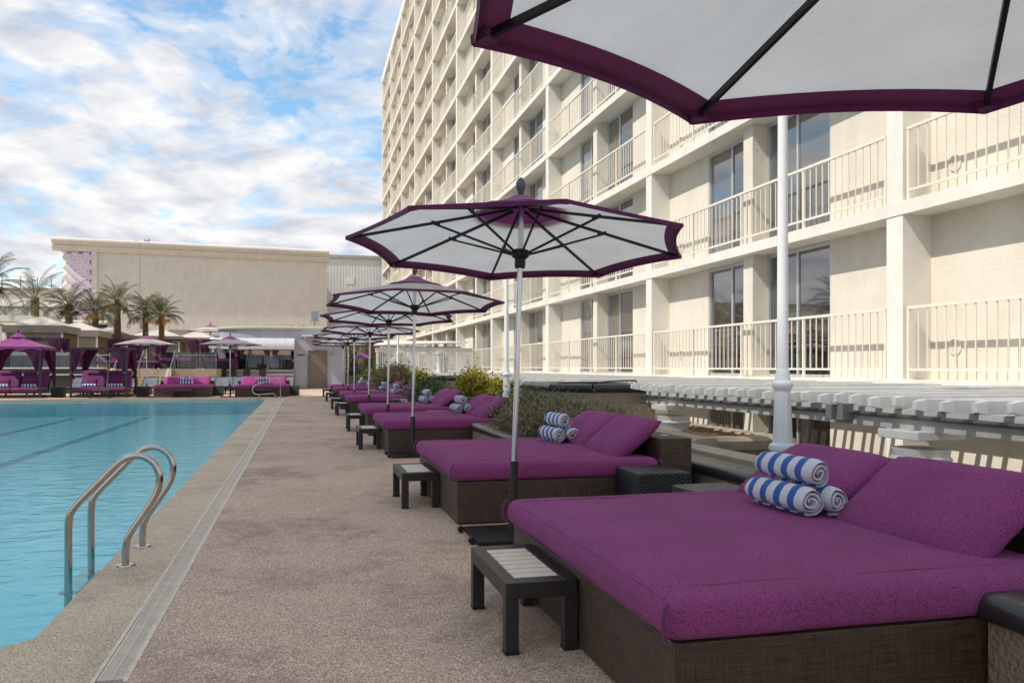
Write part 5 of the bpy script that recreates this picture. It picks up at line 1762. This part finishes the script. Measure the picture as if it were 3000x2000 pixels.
# things on and behind the counter
cf = thing('coffee_machine', 'dark machine at the right end of the bar counter', 'machine', (-0.85, 50.3, 1.11))
MB().box(-0.28, 0.30, -0.18, 0.2, 0.0, 0.12).build('base', 'black_metal', cf)
MB().box(-0.28, 0.30, 0.0, 0.2, 0.12, 0.62).build('body', 'dark_metal', cf, bevel=0.04)
MB().lathe([(0.11, 0.12), (0.12, 0.5), (0.08, 0.56)], 14, (0.1, -0.08, 0)).build('tank', 'black_metal', cf, smooth=True)
cd_ = thing('bottle_caddy', 'dark caddy of bottles on the bar counter', 'caddy', (-2.35, 50.3, 1.11))
MB().box(-0.17, 0.17, -0.1, 0.1, 0, 0.16).build('box', 'black_metal', cd_)
for i in range(7):
    MB().lathe([(0.035, 0.05), (0.035, 0.26), (0.012, 0.33), (0.012, 0.40)], 8, (-0.13 + 0.043 * i, 0.03 * (-1) ** i, 0)).build('bottle', 'bottle', cd_, smooth=True)
fan = thing('bar_fan', 'black fan hanging under the bar ceiling', 'fan', (-1.75, 51.2, 2.3))
MB().tube([(0, 0, 0), (0, 0, -0.12)], 0.03, 8).build('stem', 'black_metal', fan)
for i in range(5):
    a = i * 2 * PI / 5
    MB().bar((0.05 * math.cos(a), 0.05 * math.sin(a), -0.12), (0.55 * math.cos(a), 0.55 * math.sin(a), -0.13), 0.12, 0.012).build('blade', 'black_metal', fan)
tv = tag(MB().box(-0.62, -0.45, 50.9, 51.6, 1.75, 2.25).build('hanging_screen', 'black_metal', bevel=0.02), 'black screen hanging at the right of the bar opening', 'screen')
def tub_chair(label, x, y_, mat, w=0.5):
    t = thing('covered_chair', label, 'chair', (x, y_, TZ), 0, 'covered chairs behind the bar')
    def f(u, v):
        a = PI * (1 + u)
        r = w * (1.0 + 0.10 * v)
        return (r * math.cos(a), r * 0.8 * math.sin(a), 0.72 * v * (1 - 0.28 * abs(2 * u - 1) ** 2))
    MB().grid(f, 18, 6).build('back_shell', mat, t, smooth=True, fix=False)
    MB().lathe([(w * 0.92, 0.0), (w * 0.95, 0.3), (w * 0.8, 0.36)], 16).build('seat', mat, t, smooth=True)
tub_chair('slate covered tub chair at left behind the bar opening', -4.05, 54.0, 'slate', 0.55)
tub_chair('slate covered tub chair in the middle behind the bar opening', -2.9, 54.1, 'slate', 0.75)
tub_chair('navy covered chair right of the bottles behind the bar', -1.5, 54.0, 'navy', 0.42)

# ================================================================ LATTICE PERGOLA at the hotel foot
lt = thing('lattice_screen', 'white lattice screen with fascia and round columns by the hotel', 'screen', (0, 44.4, 0))
LX0, LX1 = 3.85, 8.95
MB().box(LX0 - 0.1, LX1, -0.05, 0.05, 2.06, 2.27).build('fascia', 'white_wood', lt)
MB().box(LX0 - 0.1, LX1, -0.09, 0.09, 2.272, 2.30).build('cap', 'white_wood', lt)
MB().box(LX0 - 0.1, LX1, -0.05, 0.05, 0.86, 0.98).build('bottom_rail', 'white_wood', lt)
edges = [LX0, 5.0, 6.07, 7.14, 7.5, 8.56, LX1]
for x in (LX0, 6.07, 7.5, 8.56, LX1 - 0.06):
    MB().box(x - 0.055, x + 0.055, -0.06, 0.06, 0.982, 2.058).build('post', 'white_wood', lt)
for x in (5.0, 7.14):
    MB().lathe([(0.17, 0.98), (0.15, 1.03), (0.14, 1.1), (0.125, 1.9), (0.15, 1.94), (0.18, 1.98), (0.18, 2.056)], 18, (x, -0.08, 0)).build('column', 'white_wood', lt, smooth=True, angle=40)
for a, b in zip(edges, edges[1:]):
    lm = MB()
    x = a + 0.06
    while x < b - 0.04:
        lm.box(x, x + 0.04, -0.012, -0.002, 0.985, 2.055)
        x += 0.105
    z = 0.99
    while z < 2.04:
        lm.box(a + 0.05, b - 0.05, 0.0, 0.01, z, z + 0.04)
        z += 0.105
    q = lm.build('lattice', 'white_wood', lt, fix=False)
    q['kind'] = 'stuff'
gz = thing('gazebo_roof', 'white slatted gazebo roof rising behind the lattice screen', 'pergola', (0, 46.0, 0))
MB().add([(3.7, -1.2, 2.40), (4.45, 0.6, 2.66), (8.0, 0.6, 2.66), (8.8, -1.2, 2.60), (3.7, -1.2, 2.47), (4.45, 0.6, 2.74), (8.0, 0.6, 2.74), (8.8, -1.2, 2.67)], [(0, 1, 2, 3), (4, 7, 6, 5), (0, 3, 7, 4), (1, 5, 6, 2), (0, 4, 5, 1), (3, 2, 6, 7)]).build('roof', 'white_wood', gz)
for x in (4.6, 7.1, 7.6):
    MB().box(x, x + 0.16, -0.4, -0.25, 2.31, 2.62).build('bracket', 'white_wood', gz)
for i in range(22):
    MB().box(4.2 + i * 0.2, 4.26 + i * 0.2, -1.0, 0.5, 2.33, 2.40).build('rafter', 'white_wood', gz)
for x in (4.6, 7.7):
    MB().box(x, x + 0.14, 0.0, 0.14, SUNK, 2.6).build('post', 'white_wood', gz)

# ================================================================ PALMS
def frond(mb, base, az, up, L, rd, droop=1.0, nl=30, ll=0.36):
    pts = []
    p = Vector(base)
    el = up
    n = 12
    for i in range(n + 1):
        pts.append(p.copy())
        d = Vector((math.cos(az) * math.cos(el), math.sin(az) * math.cos(el), math.sin(el)))
        p = p + d * (L / n)
        el -= droop * (0.035 + 0.013 * i)
    mb.tube(pts, [0.018 * (1 - 0.85 * i / n) + 0.003 for i in range(n + 1)], 4)
    sd0 = Vector((-math.sin(az), math.cos(az), 0))
    for j in range(nl):
        u = 0.16 + 0.83 * j / nl
        k = u * n
        i = min(n - 1, int(k))
        q = pts[i].lerp(pts[i + 1], k - i)
        tg = (pts[i + 1] - pts[i]).normalized()
        nr = sd0.cross(tg).normalized()
        l = ll * (0.55 + 0.75 * math.sin(PI * min(1, u * 0.9 + 0.12))) * rd.uniform(0.85, 1.12)
        for s_ in (-1, 1):
            dr_v = (tg * rd.uniform(0.55, 0.8) + sd0 * s_ * rd.uniform(0.7, 0.9) + nr * rd.uniform(0.05, 0.35) + Vector((0, 0, -0.12 * rd.random()))).normalized()
            w_ = tg * 0.011
            tip = q + dr_v * l - Vector((0, 0, 0.05 * l))
            mid = q + dr_v * l * 0.55
            mb.add([q - w_, q + w_, mid + w_ * 1.1, tip, mid - w_ * 1.1], [(0, 1, 2, 3, 4)])


def palm(label, loc, h, L, seed, dates=None, nfr=26, tr=0.24, spread=1.0):
    rd = random.Random(seed)
    t = thing('palm_tree', label, 'palm tree', loc, rd.uniform(0, 6), 'date palms')
    prof = []
    tk = MB()
    nr_ = int(h / 0.11)
    for i in range(nr_):
        z = i * h / nr_
        r = tr * (1.0 + 0.12 * math.sin(z * 0.9) - 0.15 * z / h)
        if z > h - 0.8:
            r *= 1.22
        seg = 10
        a0 = (i % 2) * PI / seg
        for k in range(seg):
            a = a0 + 2 * PI * k / seg
            c_ = Vector((math.cos(a), math.sin(a), 0))
            sdv = Vector((-math.sin(a), math.cos(a), 0))
            p = c_ * (r * 0.86) + Vector((0, 0, z))
            w = r * 0.33
            tk.add([p - sdv * w, p + sdv * w, p + c_ * 0.075 + Vector((0, 0, 0.13)) + sdv * w * 0.5, p + c_ * 0.075 + Vector((0, 0, 0.13)) - sdv * w * 0.5, p + Vector((0, 0, 0.14))],
                   [(0, 1, 2, 3), (3, 2, 4), (1, 4, 2), (0, 3, 4)])
    tk.lathe([(tr, -0.05), (tr * 0.9, h * 0.5), (tr * 0.85, h), (0.05, h + 0.1)], 12)
    tk.build('trunk', 'trunk', t, fix=False)
    cr = MB()
    for i in range(nfr):
        az = i * 2.39996 + rd.uniform(-0.25, 0.25)
        k = i / nfr
        up = R(84) - R(112) * k * spread + rd.uniform(-0.12, 0.12)
        frond(cr, (0.06 * math.cos(az), 0.06 * math.sin(az), h - 0.05 - 0.25 * k), az, up, L * rd.uniform(0.85, 1.1), rd, 0.9 + 0.4 * k)
    cr.build('crown', 'palm_leaf', t, fix=False)
    if dates:
        dm = MB()
        for i in range(6):
            az = i * 1.15 + rd.random()
            p0 = Vector((0.15 * math.cos(az), 0.15 * math.sin(az), h - 0.15))
            e_ = Vector((math.cos(az) * 0.5, math.sin(az) * 0.5, h - 0.45))
            dm.tube([p0, (p0 + e_) / 2 + Vector((0, 0, 0.15)), e_], 0.02, 5)
            for _ in range(45):
                a = e_ + Vector((rd.gauss(0, 0.10), rd.gauss(0, 0.10), -abs(rd.gauss(0.12, 0.16))))
                dm.tube([e_, a], 0.006, 3, cap=False)
                dm.lathe([(0.005, -0.035), (0.026, 0.0), (0.005, 0.035)], 5, a)
        dm.build('date_cluster', dates, t, fix=False)
    return t


palm('broad palm with long arching fronds above the first tent cabana', (-17.3, 62, TZ), 4.75, 2.7, 31, None, 24, 0.25, 1.05)
palm('dense dark palm above the second tent cabana', (-15.35, 62.5, TZ), 4.35, 2.1, 32, 'dates_red', 30, 0.23, 0.9)
palm('palm with orange date stalks, third from the left', (-13.6, 62, TZ), 4.0, 1.85, 33, 'dates', 26, 0.20, 0.85)
palm('palm with hanging lower fronds, fourth from the left', (-12.3, 62.5, TZ), 4.7, 1.9, 34, 'dates', 26, 0.19, 1.15)
palm('slim palm with orange date stalks, second from the right', (-10.6, 63, TZ), 4.0, 1.6, 35, 'dates', 24, 0.165, 0.9)
palm('palm with large orange date clusters, the rightmost palm', (-9.4, 62, TZ), 3.85, 1.65, 36, 'dates', 26, 0.16, 0.75)
palm('palm at the left picture edge with brown dates', (-15.95, 49.5, TZ), 4.7, 2.3, 37, 'dates_red', 26, 0.28, 1.0)

# planting beside the bar: yucca clumps and a shaggy palm
def yucca(label, loc, n, L, seed):
    rd = random.Random(seed)
    t = thing('yucca', label, 'plant', loc, 0, 'spiky plants beside the bar')
    mb = MB()
    for i in range(n):
        az = rd.uniform(0, 2 * PI)
        el = R(rd.uniform(15, 85))
        d = Vector((math.cos(az) * math.cos(el), math.sin(az) * math.cos(el), math.sin(el)))
        sd = Vector((-math.sin(az), math.cos(az), 0)) * 0.028
        l = L * rd.uniform(0.7, 1.1)
        m_ = d * l * 0.55
        e_ = d * l - Vector((0, 0, 0.12 * l))
        b0 = Vector((0, 0, 0.25 + 0.35 * rd.random()))
        mb.add([b0 - sd * 0.6, b0 + sd * 0.6, b0 + m_ + sd, b0 + e_, b0 + m_ - sd], [(0, 1, 2, 3, 4)])
    mb.build('leaves', 'green_leaf', t, fix=False)
    MB().tube([(0, 0, 0), (0.02, 0, 0.7)], [0.09, 0.06], 8).build('stem', 'trunk', t, smooth=True)
yucca('spiky green yucca right beside the bar wall', (2.95, 53.0, 0.05), 90, 1.1, 1)
yucca('spiky green yucca under the small magenta canopy', (3.6, 54.2, 0.05), 90, 1.1, 2)
yucca('spiky yucca behind the hedge beside the lattice screen', (4.3, 52.0, 0.05), 70, 1.0, 3)
sp2 = thing('shaggy_palm', 'shaggy palm with a skirt of dead fronds beside the bar', 'palm tree', (4.0, 56.0, 0.05))
MB().tube([(0, 0, 0), (0.1, 0, 1.6), (0.0, 0, 3.2)], [0.2, 0.16, 0.15], 10).build('trunk', 'trunk', sp2, smooth=True)
mb = MB()
rd = random.Random(8)
for i in range(26):
    frond(mb, (0, 0, 3.0 - 0.03 * i), i * 2.4, R(-50) - 0.01 * i, 1.4, rd, 0.6, 18, 0.35)
mb.build('dead_fronds', 'palm_dry', sp2, fix=False)
mb = MB()
for i in range(14):
    frond(mb, (0, 0, 3.2), i * 2.4, R(75 - 5 * i), 1.4, rd, 0.9, 22, 0.35)
mb.build('crown', 'palm_leaf', sp2, fix=False)
shrub('olive green bush behind the yuccas beside the bar', 61, (3.4, 57.0, 0.05), [(0, 0, 1.3, 0.9, 0.8, 1.3)], 3500, 0.12, 'leaf', 'hedge_leaf', 'bushes beside the bar')
shrub('olive green bush right of the shaggy palm', 62, (5.2, 55.5, 0.05), [(0, 0, 1.0, 0.9, 0.8, 1.0)], 2500, 0.12, 'leaf', 'green_leaf', 'bushes beside the bar')
mc = thing('small_canopy', 'small magenta canopy on thin posts beside the bar', 'canopy', (3.65, 53.0, 0.05))
MB().add([(-0.62, -0.6, 1.80), (0.62, -0.6, 1.80), (0.62, 0.6, 1.80), (-0.62, 0.6, 1.80), (0, 0, 2.12)], [(0, 1, 4), (1, 2, 4), (2, 3, 4), (3, 0, 4)]).build('roof', 'canopy_purple', mc, fix=False)
for x in (-0.58, 0.58):
    for y_ in (-0.56, 0.56):
        MB().box(x - 0.03, x + 0.03, y_ - 0.03, y_ + 0.03, 0, 1.8).build('post', 'black_metal', mc)
MB().box(-0.6, 0.6, -0.6, -0.55, 0.95, 1.0).build('rail', 'conduit', mc)
for lab, x, y_, w in (('dark square planter tub at the corner of the bar', 2.75, 49.9, 0.22), ('dark square planter tub in front of the yuccas', 3.25, 50.2, 0.25)):
    t_ = thing('planter_tub', lab, 'planter', (x, y_, 0), 0, 'dark planter tubs')
    MB().prism([(-w, -w), (w, -w), (w, w), (-w, w)], 0, 0.75).build('tub', 'dark_int', t_, bevel=0.015)
    MB().box(-w + 0.04, w - 0.04, -w + 0.04, w - 0.04, 0.752, 0.757).build('soil', 'soil', t_)
ws_ = tag(MB().box(2.52, 5.6, 58.5, 58.7, 0.05, 2.9).build('garden_wall', 'brown_screen'), 'dark brown screen wall behind the plants beside the bar', 'wall')
# thin cypresses against the theatre base wall
for lab, x, y_ in (('thin cypress against the theatre wall, left one', -8.3, 75.0), ('thin cypress against the theatre wall, middle one', -6.0, 75.0), ('thin cypress against the theatre wall, right one', -4.3, 75.0)):
    t_ = thing('cypress_tree', lab, 'tree', (x, y_, TZ), 0, 'thin cypresses')
    leaf_mass(int(x * -10), [(0, 0, 0.7, 0.22, 0.22, 0.75), (0, 0, 1.6, 0.18, 0.18, 0.8)], 1400, 0.09, 'needle').build('crown', 'juniper_green', t_, fix=False)
    MB().tube([(0, 0, 0), (0, 0, 2.0)], [0.05, 0.02], 6).build('trunk', 'trunk', t_)

# ================================================================ THEATRE
ang = math.atan2(87.01 - 84.36, 2.52 + 21.77)
tt = thing('theatre_building', 'windowless beige theatre with rounded cornice and purple lit corner ribs', 'building', (-21.77, 84.36, 0), ang)
TW = 24.44
MB().box(3.3, TW, 0.25, 20, 0.0, 12.3).build('wall', 'beige_wall', tt)
MB().box(0.75, 3.3, 0.5, 20, 0.0, 12.3).build('corner_wall', 'beige_wall', tt)
MB().box(2.88, 3.34, 0.02, 0.5, 0.0, 11.97).build('pilaster', 'beige_wall', tt)
prof = [(0.6, 13.08), (-0.12, 13.13), (-0.34, 13.10), (-0.47, 13.0), (-0.50, 12.86), (-0.44, 12.74), (-0.30, 12.64), (-0.16, 12.54), (-0.08, 12.44), (-0.10, 12.42), (-0.18, 12.40), (-0.21, 12.33), (-0.19, 12.26), (-0.15, 12.22), (-0.05, 12.16), (0.03, 12.02), (0.05, 11.96), (0.6, 11.96)]
js = [-0.35, 7.0, TW + 0.15]
for a, b in zip(js, js[1:]):
    MB().sweep(prof, (a, 0, 0), (b - 0.02, 0, 0), (0, 1, 0)).build('cornice', 'beige_wall', tt, smooth=True, angle=30)
MB().sweep(prof, (0.2, 0.62, 0), (0.2, 20, 0), (1, 0, 0)).build('cornice', 'beige_wall', tt, smooth=True, angle=30)
MB().box(6.985, 7.0, 0.235, 0.252, 4.2, 11.95).build('seam', 'dark_int', tt)
# corner ribs with led strips
for k in range(-3, 10):
    z0 = 11.45 - 0.875 * k
    x0, x1 = 0.72, 2.86
    zz0 = z0
    if z0 > 11.7:
        x0 += (z0 - 11.7) / 0.93
        zz0 = 11.7
    zz1 = z0 - 0.93 * (x1 - 0.72)
    if x0 > x1 - 0.1:
        continue
    if zz1 < 5.6:
        x1 = 0.72 + (z0 - 5.6) / 0.93
        zz1 = 5.6
        if x1 < x0 + 0.15:
            continue
    d = Vector((x1 - x0, 0, zz1 - zz0)).normalized()
    a = Vector((x0, 0.35, zz0))
    b = Vector((x1, 0.35, zz1))
    pts = [a - d * 0.22, a - d * 0.15, a, b]
    MB().tube(pts, [0.14, 0.27, 0.335, 0.335], 14).build('rib', 'beige_wall', tt, smooth=True, angle=60)
    off = Vector((0.218, -0.13, 0.234))
    p0, p1 = a + off, b + off
    if p0.z > 11.9:
        p0 = p0 + d * ((p0.z - 11.9) / -d.z)
    if p1.x > 2.86:
        p1 = p0 + (p1 - p0) * ((2.86 - p0.x) / (p1.x - p0.x))
    if p1.x > p0.x + 0.1:
        MB().bar(p0, p1, 0.10, 0.06).build('led_strip', 'led', tt)
MB().tube([(0.1, 0.0, 5.45), (4.2, 0.0, 5.40)], 0.17, 12).build('ledge_roll', 'beige_wall', tt, smooth=True)
MB().box(0.75, 4.2, 0.1, 0.5, 4.9, 5.2).build('blue_panel', 'navy', tt)
MB().box(4.0, TW, 0.0, 0.26, 4.22, 4.40).build('base_ledge', 'trim_taupe', tt)
MB().box(3.35, TW, 0.10, 0.248, 0.0, 4.21).build('base_wall', 'planter', tt)
lv = MB().box(9.5, 11.35, 0.20, 0.255, 4.50, 4.86).build('louvre', 'dark_int', tt)
for i in range(4):
    MB().box(9.5, 11.35, 0.15, 0.21, 4.50 + 0.10 * i, 4.545 + 0.10 * i).build('louvre_blade', 'beige_wall', lv)
for lab, x, mt_ in (('small yellow fin shape on the theatre roof', 6.75, 'yellow'), ('small mauve fin shape on the theatre roof', 7.55, 'pink')):
    t_ = thing('roof_fin', lab, 'ornament', (-21.77 + x * math.cos(ang), 84.36 + x * math.sin(ang) + 0.3, 13.1), ang)
    MB().prism([(-0.22, 0), (0.2, 0), (0.12, 0.1), (-0.2, 0.42)], -0.04, 0.04).mesh('fin')
    m_ = MB()
    m_.add([(-0.2, -0.04, -0.03), (0.25, -0.04, -0.03), (-0.05, -0.04, 0.2), (-0.22, -0.04, 0.32), (-0.2, 0.04, -0.03), (0.25, 0.04, -0.03), (-0.05, 0.04, 0.2), (-0.22, 0.04, 0.32)], [(0, 1, 2, 3), (7, 6, 5, 4), (0, 4, 5, 1), (1, 5, 6, 2), (2, 6, 7, 3), (3, 7, 4, 0)])
    if mt_ == 'pink':
        m_.add([(0.0, -0.035, 0.0), (0.3, -0.035, 0.0), (0.22, -0.035, 0.36), (0.12, -0.035, 0.3), (0.0, 0.035, 0.0), (0.3, 0.035, 0.0), (0.22, 0.035, 0.36), (0.12, 0.035, 0.3)], [(0, 1, 2, 3), (7, 6, 5, 4), (0, 4, 5, 1), (1, 5, 6, 2), (2, 6, 7, 3), (3, 7, 4, 0)])
    m_.build('fin', mt_, t_)

# corrugated building between theatre and hotel
cb = thing('corrugated_building', 'pale corrugated building between the theatre and the hotel', 'building', (0, 0, 0))
MB().box(-3, 9.6, 99.0, 112, 0, 8.9).build('lower_wall', 'beige_wall', cb)
MB().box(-3, 9.6, 98.98, 112, 8.92, 13.9).build('corrugated_wall', 'corrugated', cb)
MB().box(-3.1, 9.7, 98.8, 112, 13.9, 14.25).build('roof_edge', 'trim_taupe', cb)
MB().box(5.0, 5.9, 98.94, 98.975, 10.9, 11.7).build('panel', 'white_paint', cb)

# low beige building at far left with poles
lb_ = thing('low_beige_building', 'low tan building with arched white base at far left', 'building', (0, 0, 0))
MB().box(-60, -20.2, 88.0, 100, 7.25, 8.45).build('upper_wall', 'beige_wall', lb_)
MB().box(-60.1, -20.1, 87.85, 100, 8.45, 8.75).build('parapet', 'trim_taupe', lb_)
MB().box(-60.1, -20.1, 87.6, 100, 7.0, 7.22).build('ledge', 'white_paint', lb_)
MB().box(-60, -20.2, 88.4, 100, 0, 6.98).build('recess_wall', 'white_wood', lb_)
for i in range(8):
    x = -34 + i * 1.75
    MB().box(x - 0.28, x + 0.28, 87.9, 88.39, 0, 5.6).build('pier', 'white_wood', lb_)
    ar = MB()
    for j in range(8):
        a0, a1 = PI * j / 8, PI * (j + 1) / 8
        cx = x + 0.875
        ar.add([(cx + 0.6 * math.cos(a), 87.9, 5.5 + 0.75 * math.sin(a)) for a in (a0, a1)] + [(cx + 0.9 * math.cos(a), 87.9, 5.5 + 1.3 * math.sin(a)) for a in (a1, a0)] + [(cx + 0.6 * math.cos(a), 88.39, 5.5 + 0.75 * math.sin(a)) for a in (a0, a1)] + [(cx + 0.9 * math.cos(a), 88.39, 5.5 + 1.3 * math.sin(a)) for a in (a1, a0)], [(0, 1, 2, 3), (4, 7, 6, 5), (0, 4, 5, 1), (2, 6, 7, 3), (1, 5, 6, 2), (3, 7, 4, 0)])
    ar.build('arch', 'white_wood', lb_)
for i, px_ in enumerate((-27.4, -25.85, -24.4, -23.2, -22.2)):
    tag(MB().tube([(px_, 88.2, 8.7), (px_, 88.2, 9.95 - 0.06 * i)], 0.05, 6).build('roof_pole', 'steel_dark'), 'thin grey pole on the low tan roof, %s from the left' % ['first', 'second', 'third', 'fourth', 'fifth'][i], 'pole', 'poles on the low roof')
fl_ = thing('flat_canopy', 'pale flat canopy at the left picture edge behind the tents', 'canopy', (-17.6, 58.0, TZ))
MB().box(-4, 1.6, -1.2, 1.2, 2.9, 3.25).build('roof', 'white_wood', fl_)
for x in (-3.5, 1.3):
    MB().box(x - 0.08, x + 0.08, -1.0, -0.84, 0, 2.9).build('post', 'white_paint', fl_)
shrub('bare twiggy bush behind the first tent cabana', 63, (-18.3, 66.0, TZ), [(0, 0, 2.4, 1.6, 0.8, 1.2)], 3000, 0.10, 'needle', 'palm_dry', 'bushes behind the tents')
